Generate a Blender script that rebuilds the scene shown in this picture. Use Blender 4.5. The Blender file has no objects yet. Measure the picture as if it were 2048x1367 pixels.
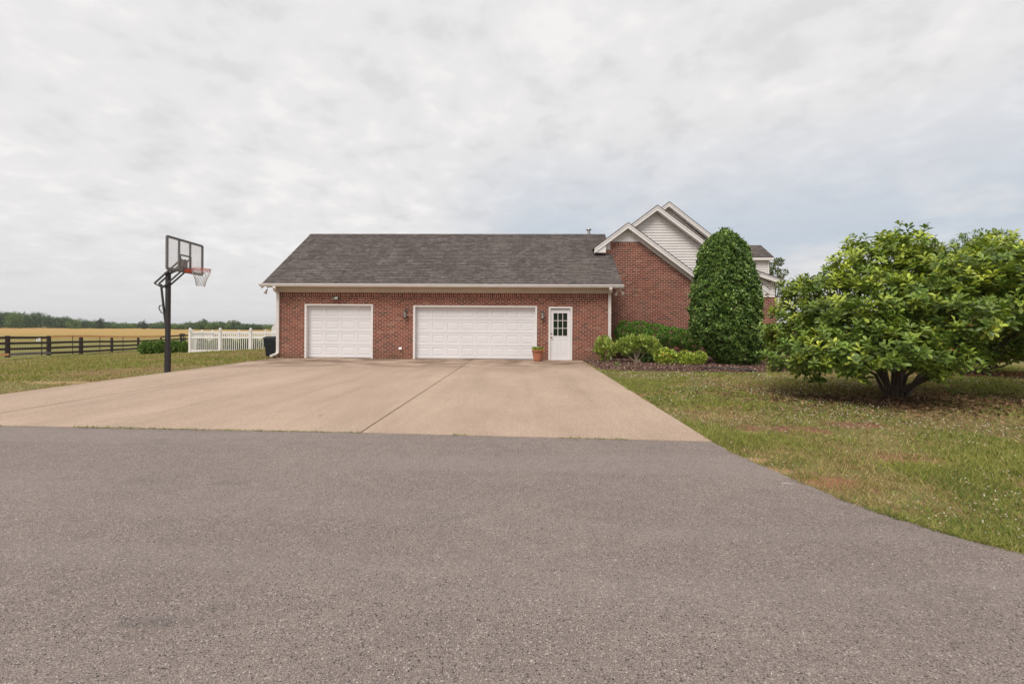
import bpy, math, random
import numpy as np
from mathutils import Vector, Matrix
random.seed(7)
rng = np.random.default_rng(11)
SC = bpy.context.scene
HAZE = .00017
COL = SC.collection

# ------------------------------------------------------------------ camera model
F = 910.0; CX = 1024.0; CY = 649.8; ROLL = math.radians(0.36); YAW = math.atan(26 / 910.0); H = 1.40
CA, SA = math.cos(YAW), math.sin(YAW)

def ray(px, py):
    dx, dy = px - CX, py - CY
    u = dx * math.cos(ROLL) + dy * math.sin(ROLL)
    v = -dx * math.sin(ROLL) + dy * math.cos(ROLL)
    return Vector((u * CA - F * SA, u * SA + F * CA, -v))

def P(px, py, Y):
    r = ray(px, py); t = Y / r.y
    return Vector((r.x * t, Y, H + r.z * t))

def G(px, py, z=0.0):
    r = ray(px, py); t = (z - H) / r.z
    return Vector((r.x * t, r.y * t, z))

cam_d = bpy.data.cameras.new('camera'); cam = bpy.data.objects.new('camera', cam_d); COL.objects.link(cam)
cam_d.sensor_width = 36; cam_d.lens = F / 2048 * 36
cam_d.shift_y = (CY - 683.5) / 2048
cam_d.clip_end = 8000; cam_d.clip_start = 0.05
R0 = Vector((CA, SA, 0)); U0 = Vector((0, 0, 1)); Fw = Vector((-SA, CA, 0))
Rr = R0 * math.cos(ROLL) + U0 * math.sin(ROLL); Ur = -R0 * math.sin(ROLL) + U0 * math.cos(ROLL)
cam.matrix_world = Matrix(((Rr.x, Ur.x, -Fw.x, 0), (Rr.y, Ur.y, -Fw.y, 0), (Rr.z, Ur.z, -Fw.z, H), (0, 0, 0, 1)))
SC.camera = cam

# ------------------------------------------------------------------ terrain height
def sstep(t):
    t = np.clip(t, 0, 1); return t * t * (3 - 2 * t)

def gz(x, y):
    x = np.asarray(x, float); y = np.asarray(y, float)
    s = sstep((-x - 11) / 20)
    r = np.sqrt(x * x + y * y)
    z = -s * (0.8 + 0.4 * np.clip((y - 27) / 18, 0, 1))
    far = np.clip((r - 52) / 250, 0, 1.0)
    return z * (1 - far) + far * -2.56

def gzf(x, y): return float(gz(x, y))

# ------------------------------------------------------------------ small value noise
_lat = rng.random((256, 256))
def vnoise(x, y):
    xi = np.floor(x).astype(int); yi = np.floor(y).astype(int); fx = x - xi; fy = y - yi
    fx = fx * fx * (3 - 2 * fx); fy = fy * fy * (3 - 2 * fy)
    a = _lat[xi & 255, yi & 255]; b = _lat[(xi + 1) & 255, yi & 255]
    c = _lat[xi & 255, (yi + 1) & 255]; d = _lat[(xi + 1) & 255, (yi + 1) & 255]
    return (a * (1 - fx) + b * fx) * (1 - fy) + (c * (1 - fx) + d * fx) * fy
def fbm(x, y, o=4):
    s = 0; a = .5; t = 0
    for i in range(o):
        s = s + a * vnoise(x + 17.3 * i, y + 5.1 * i); t += a; x = x * 2.03; y = y * 2.03; a *= .5
    return s / t

# ------------------------------------------------------------------ materials
class NT:
    def __init__(s, name):
        s.m = bpy.data.materials.new(name); s.m.use_nodes = True
        s.t = s.m.node_tree; s.n = s.t.nodes; s.l = s.t.links
        s.b = s.n['Principled BSDF']; s.out = s.n['Material Output']
    def add(s, t, **k):
        n = s.n.new(t)
        for a, v in k.items(): setattr(n, a, v)
        return n
    def set(s, sock, v):
        if hasattr(v, 'is_linked') or isinstance(v, bpy.types.NodeSocket): s.l.new(v, sock)
        elif isinstance(v, (tuple, list)) and len(v) == 3 and sock.type == 'RGBA': sock.default_value = (*v, 1)
        else: sock.default_value = v
    def coords(s, kind='Object'): return s.add('ShaderNodeTexCoord').outputs[kind]
    def mapping(s, v, scale=(1, 1, 1), loc=(0, 0, 0), rot=(0, 0, 0)):
        n = s.add('ShaderNodeMapping'); s.l.new(v, n.inputs['Vector'])
        n.inputs['Scale'].default_value = scale; n.inputs['Location'].default_value = loc; n.inputs['Rotation'].default_value = rot
        return n.outputs[0]
    def noise(s, v, scale, detail=4, rough=.55, dist=0):
        n = s.add('ShaderNodeTexNoise'); s.l.new(v, n.inputs['Vector'])
        n.inputs['Scale'].default_value = scale; n.inputs['Detail'].default_value = detail
        n.inputs['Roughness'].default_value = rough; n.inputs['Distortion'].default_value = dist
        return n.outputs['Fac']
    def vor(s, v, scale, feature='F1', out='Distance'):
        n = s.add('ShaderNodeTexVoronoi', feature=feature); s.l.new(v, n.inputs['Vector'])
        n.inputs['Scale'].default_value = scale
        return n.outputs[out]
    def ramp(s, v, stops, interp='LINEAR'):
        n = s.add('ShaderNodeValToRGB'); s.l.new(v, n.inputs[0]); cr = n.color_ramp; cr.interpolation = interp
        while len(cr.elements) < len(stops): cr.elements.new(.5)
        for e, (p, c) in zip(cr.elements, stops):
            e.position = p; e.color = (*c, 1) if isinstance(c, (tuple, list)) else (c, c, c, 1)
        return n.outputs[0]
    def mix(s, f, a, b, mode='MIX'):
        n = s.add('ShaderNodeMix', data_type='RGBA', blend_type=mode)
        s.set(n.inputs[0], f); s.set(n.inputs[6], a); s.set(n.inputs[7], b)
        return n.outputs[2]
    def math(s, op, a, b=0.0, c=0.0):
        n = s.add('ShaderNodeMath', operation=op)
        s.set(n.inputs[0], a); s.set(n.inputs[1], b)
        if op in ('MULTIPLY_ADD',): s.set(n.inputs[2], c)
        return n.outputs[0]
    def bump(s, h, strength=.3, dist=.01):
        n = s.add('ShaderNodeBump'); s.l.new(h, n.inputs['Height'])
        n.inputs['Strength'].default_value = strength; n.inputs['Distance'].default_value = dist
        s.l.new(n.outputs[0], s.b.inputs['Normal']); return n
    def base(s, c, rough=.6, spec=.4, metal=0):
        s.set(s.b.inputs['Base Color'], c); s.b.inputs['Roughness'].default_value = rough
        s.b.inputs['Specular IOR Level'].default_value = spec; s.b.inputs['Metallic'].default_value = metal
        return s.m

def plain(name, c, rough=.6, spec=.4, metal=0, var=.12, vs=3.0, bump=0):
    t = NT(name); v = t.coords()
    f = t.noise(v, vs, 5)
    lo = tuple(x * (1 - var) for x in c); hi = tuple(min(1, x * (1 + var)) for x in c)
    col = t.ramp(f, [(.3, lo), (.7, hi)])
    if bump: t.bump(t.noise(v, 60, 3), bump, .004)
    return t.base(col, rough, spec, metal)

def mat_brick(name, rot=False):
    t = NT(name); uv = t.add('ShaderNodeUVMap'); v = uv.outputs[0]
    if rot: v = t.mapping(v, rot=(0, 0, math.pi / 2), loc=(.02, 0, 0))
    b = t.add('ShaderNodeTexBrick'); t.l.new(v, b.inputs['Vector'])
    b.inputs['Scale'].default_value = 1; b.inputs['Color1'].default_value = (0, 0, 0, 1); b.inputs['Color2'].default_value = (1, 1, 1, 1)
    b.inputs['Mortar'].default_value = (.5, .5, .5, 1); b.inputs['Mortar Size'].default_value = .0085
    b.inputs['Mortar Smooth'].default_value = .15; b.inputs['Bias'].default_value = 0
    b.inputs['Brick Width'].default_value = .222; b.inputs['Row Height'].default_value = .0795
    b.offset = .5
    rc = t.ramp(b.outputs['Color'], [(0, (.075, .032, .027)), (.16, (.115, .036, .027)), (.4, (.150, .039, .028)), (.62, (.185, .052, .036)),
                                      (.8, (.225, .076, .050)), (.93, (.15, .06, .045)), (1, (.27, .13, .09))])
    n1 = t.noise(v, 38, 4, .7); rc = t.mix(.55, rc, t.ramp(n1, [(.3, .35), (.7, .75)]), 'OVERLAY')
    n2 = t.noise(v, .8, 4); mort = t.ramp(n2, [(.3, (.44, .28, .21)), (.7, (.57, .38, .29))])
    col = t.mix(b.outputs['Fac'], rc, mort)
    # damp, mossy stains low on the wall
    sep = t.add('ShaderNodeSeparateXYZ'); t.l.new(t.coords(), sep.inputs[0])
    pos = t.add('ShaderNodeNewGeometry'); sp = t.add('ShaderNodeSeparateXYZ'); t.l.new(pos.outputs['Position'], sp.inputs[0])
    h = t.math('ADD', sp.outputs['Z'], t.math('MULTIPLY', t.noise(v, 1.6, 5), .9))
    m = t.ramp(h, [(.35, .55), (.85, 0)])
    col = t.mix(m, col, (.11, .075, .04))
    inv = t.math('SUBTRACT', 1.0, b.outputs['Fac'])
    t.bump(t.math('ADD', inv, t.math('MULTIPLY', n1, .5)), .5, .006)
    return t.base(col, .9, .2)

def mat_shingle(name='roof_shingles'):
    t = NT(name); uv = t.add('ShaderNodeUVMap'); v = uv.outputs[0]
    wob = t.noise(t.mapping(v, scale=(1.3, 40, 1)), 1.0, 2)
    b = t.add('ShaderNodeTexBrick'); t.l.new(v, b.inputs['Vector'])
    b.inputs['Scale'].default_value = 1; b.inputs['Color1'].default_value = (0, 0, 0, 1); b.inputs['Color2'].default_value = (1, 1, 1, 1)
    b.inputs['Mortar'].default_value = (.0, .0, .0, 1); b.inputs['Mortar Size'].default_value = .006
    b.inputs['Mortar Smooth'].default_value = .6
    b.inputs['Brick Width'].default_value = .30; b.inputs['Row Height'].default_value = .14
    b.offset = .37; b.offset_frequency = 3
    rc = t.ramp(b.outputs['Color'], [(0, (.094, .079, .075)), (.5, (.122, .103, .097)), (1, (.166, .142, .133))])
    gr = t.noise(v, 180, 2); rc = t.mix(.5, rc, t.ramp(gr, [(.3, .3), (.7, .72)]), 'OVERLAY')
    hs = t.noise(t.mapping(v, scale=(5.5, 10, 1)), 1.0, 3, .6); rc = t.mix(.75, rc, t.ramp(hs, [(.36, .30), (.64, .72)]), 'OVERLAY')
    st = t.noise(t.mapping(v, scale=(.55, .16, 1)), 2.2, 5, .6)
    rc = t.mix(t.ramp(st, [(.48, 0), (.72, .45)]), rc, (.06, .052, .050))
    li = t.noise(t.mapping(v, scale=(.7, .35, 1), loc=(9, 3, 0)), 1.1, 5, .65)
    rc = t.mix(t.ramp(li, [(.54, 0), (.72, .4)]), rc, (.20, .178, .155))
    # shadow line of the butt edge is real relief in the roof mesh; mortar stands for the slots
    col = t.mix(t.math('MULTIPLY', b.outputs['Fac'], .45), rc, (.03, .025, .023))
    t.bump(t.math('ADD', t.math('MULTIPLY', b.outputs['Color'], .6), gr), .5, .01)
    return t.base(col, .95, .15)

def mat_asphalt():
    t = NT('asphalt'); v = t.coords()
    n1 = t.noise(v, 175, 3, .8); vo = t.vor(v, 190); n3 = t.noise(v, 48, 3, .65)
    c = t.ramp(n1, [(.3, (.068, .053, .048)), (.5, (.248, .202, .181)), (.7, (.52, .435, .39))])
    c = t.mix(.22, c, t.ramp(n3, [(.33, .25), (.67, .78)]), 'OVERLAY')
    cc = t.vor(v, 85, out='Color'); sep = t.add('ShaderNodeSeparateColor'); t.l.new(cc, sep.inputs[0])
    d = t.vor(v, 85)
    pale = t.math('MULTIPLY', t.math('GREATER_THAN', sep.outputs[0], .93), t.math('LESS_THAN', d, .42))
    c = t.mix(t.math('MULTIPLY', pale, .8), c, (.52, .46, .42))
    holes = t.math('MULTIPLY', t.math('GREATER_THAN', sep.outputs[1], .90), t.math('LESS_THAN', d, .40))
    c = t.mix(t.math('MULTIPLY', holes, .85), c, (.035, .03, .03))
    big = t.noise(v, .55, 5, .6); c = t.mix(.45, c, t.ramp(big, [(.3, .42), (.7, .60)]), 'OVERLAY')
    med = t.noise(v, 6, 4, .6); c = t.mix(.35, c, t.ramp(med, [(.3, .40), (.7, .60)]), 'OVERLAY')
    sp = t.add('ShaderNodeSeparateXYZ'); t.l.new(v, sp.inputs[0]); wv = t.noise(v, 4, 5, .7)
    for (px, py, rx, ry, k) in ((320, 1245, .20, .05, .30), (430, 1215, .12, .03, .22), (600, 887, .22, .03, .30)):
        g = G(px, py); dx = t.math('DIVIDE', t.math('SUBTRACT', sp.outputs['X'], g.x), rx); dy = t.math('DIVIDE', t.math('SUBTRACT', sp.outputs['Y'], g.y), ry)
        rr = t.math('ADD', t.math('ADD', t.math('MULTIPLY', dx, dx), t.math('MULTIPLY', dy, dy)), t.math('MULTIPLY', t.math('SUBTRACT', wv, .5), 5.0))
        c = t.mix(t.ramp(rr, [(.2, k), (1.1, 0)]), c, (.085, .078, .085))
    # worn paler wheel paths running along the road
    wp = t.noise(t.mapping(v, scale=(.12, 1.5, 1), rot=(0, 0, .1)), 1.0, 3, .5); c = t.mix(t.ramp(wp, [(.48, 0), (.62, .20)]), c, (.36, .31, .285))
    # oil-dark blotches
    bl = t.noise(t.mapping(v, scale=(1, 2.2, 1), loc=(3, 7, 0)), 1.0, 4)
    c = t.mix(t.ramp(bl, [(.62, 0), (.78, .30)]), c, (.09, .085, .095))
    t.bump(t.math('ADD', n1, t.math('MULTIPLY', vo, -1.0)), .75, .008)
    return t.base(c, .88, .25)

def mat_concrete():
    t = NT('tan_exposed_concrete'); v = t.coords()
    n1 = t.noise(v, 130, 3, .75); d = t.vor(v, 110); cc = t.vor(v, 110, out='Color')
    c = t.ramp(n1, [(.3, (.18, .125, .09)), (.5, (.42, .312, .235)), (.7, (.68, .53, .42))])
    sep = t.add('ShaderNodeSeparateColor'); t.l.new(cc, sep.inputs[0])
    peb = t.math('MULTIPLY', t.math('GREATER_THAN', sep.outputs[0], .8), t.math('LESS_THAN', d, .45))
    c = t.mix(t.math('MULTIPLY', peb, .6), c, t.mix(sep.outputs[1], (.24, .15, .10), (.66, .55, .45)))
    big = t.noise(t.mapping(v, scale=(1, .45, 1)), .7, 6, .62)
    c = t.mix(.6, c, t.ramp(big, [(.3, .38), (.7, .60)]), 'OVERLAY')
    # tyre wear: streaks along the driving direction
    tr = t.noise(t.mapping(v, scale=(1.2, .09, 1)), 1.6, 4, .6)
    c = t.mix(t.ramp(tr, [(.5, 0), (.75, .32)]), c, (.25, .18, .14))
    # dirty run-off stains close to the doors
    sp = t.add('ShaderNodeSeparateXYZ'); t.l.new(v, sp.inputs[0])
    near = t.ramp(t.math('MULTIPLY', t.math('SUBTRACT', sp.outputs['Y'], 12.6), .2), [(.1, 0), (.8, 1)])
    st = t.ramp(t.noise(t.mapping(v, scale=(.5, .8, 1), loc=(2, 0, 0)), 1.3, 5, .65), [(.42, 0), (.56, .85)])
    c = t.mix(t.math('MULTIPLY', near, st), c, (.17, .11, .075))
    # small dark drips
    sc = t.vor(v, 1.1); c = t.mix(t.ramp(sc, [(.02, .5), (.05, 0)]), c, (.07, .055, .05))
    t.bump(t.math('ADD', n1, t.math('MULTIPLY', d, -.7)), .5, .006)
    return t.base(c, .9, .2)

def mat_ground():
    t = NT('lawn_soil'); v = t.coords()
    a = t.noise(v, .55, 6, .62); b = t.noise(v, 3.2, 5, .65); c3 = t.noise(v, 60, 4, .7)
    fineb = t.noise(v, 7, 6, .75); gcol = t.mix(t.ramp(b, [(.3, 0), (.7, 1)]), (.125, .14, .042), (.215, .185, .075))
    soil = t.mix(t.ramp(c3, [(.3, 0), (.7, 1)]), (.16, .085, .05), (.33, .20, .12))
    m = t.ramp(t.math('ADD', t.math('MULTIPLY', a, .45), t.math('MULTIPLY', fineb, .55)), [(.485, 0), (.575, 1)])
    col = t.mix(m, gcol, soil)
    sp = t.add('ShaderNodeSeparateXYZ'); t.l.new(v, sp.inputs[0])
    # bare ground patches of the lawn; magnolia's shade painted in as darker soil
    for (x, y, rx, ry, cc) in BARE_SHADE:
        dx = t.math('DIVIDE', t.math('SUBTRACT', sp.outputs['X'], x), rx); dy = t.math('DIVIDE', t.math('SUBTRACT', sp.outputs['Y'], y), ry)
        rr = t.math('ADD', t.math('MULTIPLY', dx, dx), t.math('MULTIPLY', dy, dy))
        rr = t.math('ADD', rr, t.math('MULTIPLY', t.math('SUBTRACT', fineb, .5), 3.2))
        col = t.mix(t.ramp(rr, [(.5, 1), (1.0, 0)]), col, cc)
    col = t.mix(.45, col, t.ramp(c3, [(.3, .3), (.7, .75)]), 'OVERLAY')
    t.bump(c3, .6, .02)
    return t.base(col, .95, .1)

def mat_field():
    t = NT('ripe_field'); v = t.coords()
    n = t.noise(t.mapping(v, scale=(.5, 1, 1)), .05, 6, .6); m = t.noise(v, 1.7, 5, .7); k = t.noise(v, 9, 4, .75)
    c = t.ramp(n, [(.35, (.32, .25, .085)), (.5, (.43, .285, .10)), (.65, (.45, .25, .095))])
    sp = t.add('ShaderNodeSeparateXYZ'); t.l.new(v, sp.inputs[0])
    c = t.mix(t.ramp(t.math('MULTIPLY', t.math('ADD', sp.outputs['Y'], t.math('MULTIPLY', m, 30.0)), .0065), [(.45, .85), (.95, 0)]), c, (.22, .22, .075))
    c = t.mix(.5, c, t.ramp(m, [(.3, .36), (.7, .62)]), 'OVERLAY'); c = t.mix(.5, c, t.ramp(k, [(.3, .34), (.7, .66)]), 'OVERLAY')
    t.bump(k, .8, .15)
    return t.base(c, .95, .1)

def mat_mulch():
    t = NT('red_brown_mulch'); v = t.coords()
    c = t.ramp(t.noise(v, 45, 5, .75), [(.3, (.05, .032, .026)), (.5, (.15, .095, .075)), (.72, (.31, .21, .165))])
    t.bump(t.noise(v, 40, 4, .7), 1, .03)
    return t.base(c, .95, .1)

def mat_leaf(name, trans=.25, rough=.45, spec=.4):
    t = NT(name)
    a = t.add('ShaderNodeAttribute', attribute_name='tint', attribute_type='GEOMETRY')
    c = a.outputs['Color']
    t.base(c, rough, spec)
    if trans:
        tr = t.add('ShaderNodeBsdfTranslucent'); t.l.new(t.mix(1.0, c, (1.0, 1.0, .45), 'MULTIPLY'), tr.inputs[0])
        mx = t.add('ShaderNodeMixShader'); mx.inputs[0].default_value = trans
        t.l.new(t.b.outputs[0], mx.inputs[1]); t.l.new(tr.outputs[0], mx.inputs[2]); t.l.new(mx.outputs[0], t.out.inputs[0])
    return t.m

def mat_wood(name, c1, c2, rough=.85):
    t = NT(name); v = t.coords()
    n = t.noise(t.mapping(v, scale=(2, 2, 14)), 3, 5, .65); m = t.noise(v, 1.1, 4)
    col = t.mix(t.ramp(n, [(.3, 0), (.7, 1)]), c1, c2)
    col = t.mix(.4, col, t.ramp(m, [(.3, .35), (.7, .65)]), 'OVERLAY')
    t.bump(n, .4, .01)
    return t.base(col, rough, .2)

# ------------------------------------------------------------------ mesh builder
class MB:
    def __init__(s): s.v = []; s.f = []; s.smooth = []
    def face(s, pts, smooth=False):
        i = len(s.v); s.v += [tuple(p) for p in pts]; s.f.append(tuple(range(i, i + len(pts)))); s.smooth.append(smooth); return s
    def mesh(s, vs, fs, smooth=False):
        i = len(s.v); s.v += [tuple(p) for p in vs]
        for f in fs: s.f.append(tuple(a + i for a in f)); s.smooth.append(smooth)
        return s
    def box(s, x0, x1, y0, y1, z0, z1):
        vs = [(x, y, z) for z in (z0, z1) for y in (y0, y1) for x in (x0, x1)]
        return s.mesh(vs, [(0, 2, 3, 1), (4, 5, 7, 6), (0, 1, 5, 4), (2, 6, 7, 3), (0, 4, 6, 2), (1, 3, 7, 5)])
    def beam(s, p, q, w, h, up=(0, 0, 1), bev=0):
        p = Vector(p); q = Vector(q); d = (q - p).normalized(); up = Vector(up)
        if abs(d.dot(up)) > .98: up = Vector((0, 1, 0))
        a = d.cross(up).normalized(); b = a.cross(d).normalized()
        def ring(c):
            if bev:
                w2, h2 = w / 2, h / 2; e = bev
                return [c + a * x + b * y for x, y in ((-w2 + e, -h2), (w2 - e, -h2), (w2, -h2 + e), (w2, h2 - e), (w2 - e, h2), (-w2 + e, h2), (-w2, h2 - e), (-w2, -h2 + e))]
            return [c - a * w / 2 - b * h / 2, c + a * w / 2 - b * h / 2, c + a * w / 2 + b * h / 2, c - a * w / 2 + b * h / 2]
        r0, r1 = ring(p), ring(q); n = len(r0)
        return s.mesh(r0 + r1, [(i, (i + 1) % n, n + (i + 1) % n, n + i) for i in range(n)] + [tuple(range(n))[::-1], tuple(range(n, 2 * n))])
    def tube(s, path, rad, n=10, closed=False, caps=True):
        path = [Vector(p) for p in path]; m = len(path)
        rads = rad if isinstance(rad, (list, tuple)) else [rad] * m
        vs = []; prev = None
        for i, p in enumerate(path):
            if closed: d = path[(i + 1) % m] - path[i - 1]
            else: d = path[min(i + 1, m - 1)] - path[max(i - 1, 0)]
            d.normalize()
            up = prev if prev is not None else (Vector((0, 0, 1)) if abs(d.z) < .9 else Vector((1, 0, 0)))
            a = d.cross(up); 
            if a.length < 1e-4: a = d.cross(Vector((0, 1, 0)))
            a.normalize(); b = a.cross(d).normalized(); prev = b
            for k in range(n):
                an = 2 * math.pi * k / n; vs.append(p + (a * math.cos(an) + b * math.sin(an)) * rads[i])
        fs = []
        for i in range(m if closed else m - 1):
            j = (i + 1) % m
            for k in range(n): fs.append((i * n + k, i * n + (k + 1) % n, j * n + (k + 1) % n, j * n + k))
        s.mesh(vs, fs, True)
        if caps and not closed:
            s.face(vs[:n][::-1]); s.face(vs[-n:])
        return s
    def lathe(s, prof, c, n=20, axis='z'):
        vs = []; c = Vector(c)
        for r, h in prof:
            for k in range(n):
                a = 2 * math.pi * k / n
                if axis == 'z': vs.append(c + Vector((r * math.cos(a), r * math.sin(a), h)))
                elif axis == 'y': vs.append(c + Vector((r * math.cos(a), h, r * math.sin(a))))
                else: vs.append(c + Vector((h, r * math.cos(a), r * math.sin(a))))
        m = len(prof)
        return s.mesh(vs, [(i * n + k, i * n + (k + 1) % n, (i + 1) * n + (k + 1) % n, (i + 1) * n + k) for i in range(m - 1) for k in range(n)], True)
    def prism(s, poly, y0, y1):
        a = [(x, y0, z) for x, z in poly]; b = [(x, y1, z) for x, z in poly]; n = len(poly)
        return s.mesh(a + b, [tuple(range(n)), tuple(range(n, 2 * n))[::-1]] + [(i, n + i, n + (i + 1) % n, (i + 1) % n) for i in range(n)])
    def slab(s, pts, thick):
        """flat polygon (3-D points) with thickness downwards along its normal"""
        pts = [Vector(p) for p in pts]; n = (pts[1] - pts[0]).cross(pts[2] - pts[0]).normalized()
        if n.z < 0: n = -n
        lo = [p - n * thick for p in pts]; k = len(pts)
        return s.mesh(pts + lo, [tuple(range(k)), tuple(range(k, 2 * k))[::-1]] + [(i, k + i, k + (i + 1) % k, (i + 1) % k) for i in range(k)])
    def build(s, name, mat, parent=None, fixn=True):
        me = bpy.data.meshes.new(name); me.from_pydata(s.v, [], s.f); me.update()
        if fixn:
            import bmesh
            bm = bmesh.new(); bm.from_mesh(me); bmesh.ops.recalc_face_normals(bm, faces=bm.faces); bm.to_mesh(me); bm.free()
        me.polygons.foreach_set('use_smooth', s.smooth)
        uv = me.uv_layers.new(name='UVMap')
        for p in me.polygons:
            n = p.normal
            if abs(n.z) > .985: t = Vector((1, 0, 0)); b = Vector((0, 1, 0))
            else:
                t = Vector((0, 0, 1)).cross(n).normalized(); b = n.cross(t)
            for li in p.loop_indices:
                co = me.vertices[me.loops[li].vertex_index].co
                uv.data[li].uv = (co.dot(t), co.dot(b))
        me.materials.append(mat)
        o = bpy.data.objects.new(name, me); COL.objects.link(o)
        if parent is not None: adopt(o, parent)
        return o

def adopt(o, parent):
    o.parent = parent
    o.matrix_parent_inverse = Matrix.Identity(4)
    w = world_loc(parent); o.location = o.location - w if True else o.location
def world_loc(o):
    w = Vector((0, 0, 0))
    while o is not None: w = w + o.location; o = o.parent
    return w

def tag(o, label=None, cat=None, group=None, kind=None):
    if label: o['label'] = label
    if cat: o['category'] = cat
    if group: o['group'] = group
    if kind: o['kind'] = kind
    return o
def thing(name, label, cat, loc=(0, 0, 0), group=None):
    o = bpy.data.objects.new(name, None); o.location = loc; o.empty_display_size = .2; COL.objects.link(o)
    return tag(o, label, cat, group)

# ------------------------------------------------------------------ leaves
def nrmz(a): return a / np.maximum(np.linalg.norm(a, axis=1, keepdims=True), 1e-6)
TEMPL = {
    'quad': (np.array([(0, 0, 0), (.45, .5, .08), (1, 0, -.05), (.45, -.5, .08)]), [(0, 2, 1), (0, 3, 2)]),
    'tri': (np.array([(0, -.5, 0), (0, .5, 0), (1, 0, 0)]), [(0, 2, 1)]),
    'blade': (np.array([(0, -.5, 0), (0, .5, 0), (.6, -.38, .10), (.6, .38, .10), (1, 0, .34)]), [(0, 2, 3, 1), (2, 4, 3)]),
    'mag': (np.array([(0, 0, 0), (.3, .30, .06), (.3, 0, .0), (.3, -.30, .06), (.68, .5, .04), (.68, 0, -.03), (.68, -.5, .04), (.9, .27, -.08), (.9, -.27, -.08), (1, 0, -.14)]),
            [(0, 2, 1), (0, 3, 2), (1, 2, 5, 4), (2, 3, 6, 5), (4, 5, 9, 7), (5, 6, 8, 9)]),
}
def leafmesh(name, mat, pos, d, n, L, W, col, kind='quad', parent=None):
    d = nrmz(d); side = nrmz(np.cross(n, d)); n = np.cross(d, side)
    T, faces = TEMPL[kind]; N = len(pos); K = len(T)
    L = np.broadcast_to(L, (N,)); W = np.broadcast_to(W, (N,))
    v = (pos[:, None, :] + d[:, None, :] * (T[None, :, 0:1] * L[:, None, None]) + side[:, None, :] * (T[None, :, 1:2] * W[:, None, None])
         + n[:, None, :] * (T[None, :, 2:3] * L[:, None, None])).reshape(-1, 3)
    fl = np.concatenate([np.array(f) for f in faces]); fs = np.array([len(f) for f in faces])
    idx = (np.arange(N)[:, None] * K + fl[None, :]).ravel()
    tot = np.tile(fs, N); start = np.concatenate([[0], np.cumsum(tot)[:-1]])
    me = bpy.data.meshes.new(name)
    me.vertices.add(len(v)); me.vertices.foreach_set('co', v.astype(np.float32).ravel())
    me.loops.add(len(idx)); me.loops.foreach_set('vertex_index', idx.astype(np.int32))
    me.polygons.add(len(tot)); me.polygons.foreach_set('loop_start', start.astype(np.int32)); me.polygons.foreach_set('loop_total', tot.astype(np.int32))
    me.update(calc_edges=True)
    if kind in ('mag',): me.polygons.foreach_set('use_smooth', np.ones(len(tot), bool))
    ca = me.attributes.new('tint', 'FLOAT_COLOR', 'POINT')
    c = np.ones((N, K, 4), np.float32); c[:, :, :3] = col[:, None, :]
    ca.data.foreach_set('color', c.ravel())
    me.materials.append(mat)
    o = bpy.data.objects.new(name, me); COL.objects.link(o)
    if parent is not None: adopt(o, parent)
    return o

def rdir(N): return nrmz(rng.normal(size=(N, 3)))
def tints(N, a, b, v=.18, extra=None, pe=0.0):
    a = np.array(a); b = np.array(b); t = rng.random((N, 1)); c = a * (1 - t) + b * t
    c = c * (1 + rng.normal(size=(N, 1)) * v).clip(.45, 1.7)
    if extra is not None:
        m = rng.random(N) < pe; c[m] = np.array(extra) * (1 + rng.normal(size=(m.sum(), 1)) * .2)
    return c.clip(.003, .9)

def blob_points(blobs, per_area, inner=.25, shell=.22):
    """points on lumpy ellipsoid shells; blobs: (cx,cy,cz, rx,ry,rz)"""
    Pn = []; Nn = []
    B = np.array(blobs, float)
    for i, b in enumerate(B):
        c, r = b[:3], b[3:]
        area = 4 * math.pi * ((r[0] * r[1]) ** 1.6 / 3 + (r[0] * r[2]) ** 1.6 / 3 + (r[1] * r[2]) ** 1.6 / 3) ** (1 / 1.6)
        n = max(4, int(area * per_area)); d = rdir(n)
        rad = 1 - shell * rng.random((n, 1)) ** 1.5 + .10 * (np.sin(d[:, :1] * 7 + i) * np.sin(d[:, 1:2] * 6 + 2 * i) + np.sin(d[:, 2:3] * 8 + i))
        p = c + d * r * rad
        keep = np.ones(n, bool)
        for j, b2 in enumerate(B):
            if j == i: continue
            q = (((p - b2[:3]) / b2[3:]) ** 2).sum(1) < .72
            keep &= ~(q & (rng.random(n) > inner))
        Pn.append(p[keep]); Nn.append(nrmz(d / r)[keep])
    return np.concatenate(Pn), np.concatenate(Nn)

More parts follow.
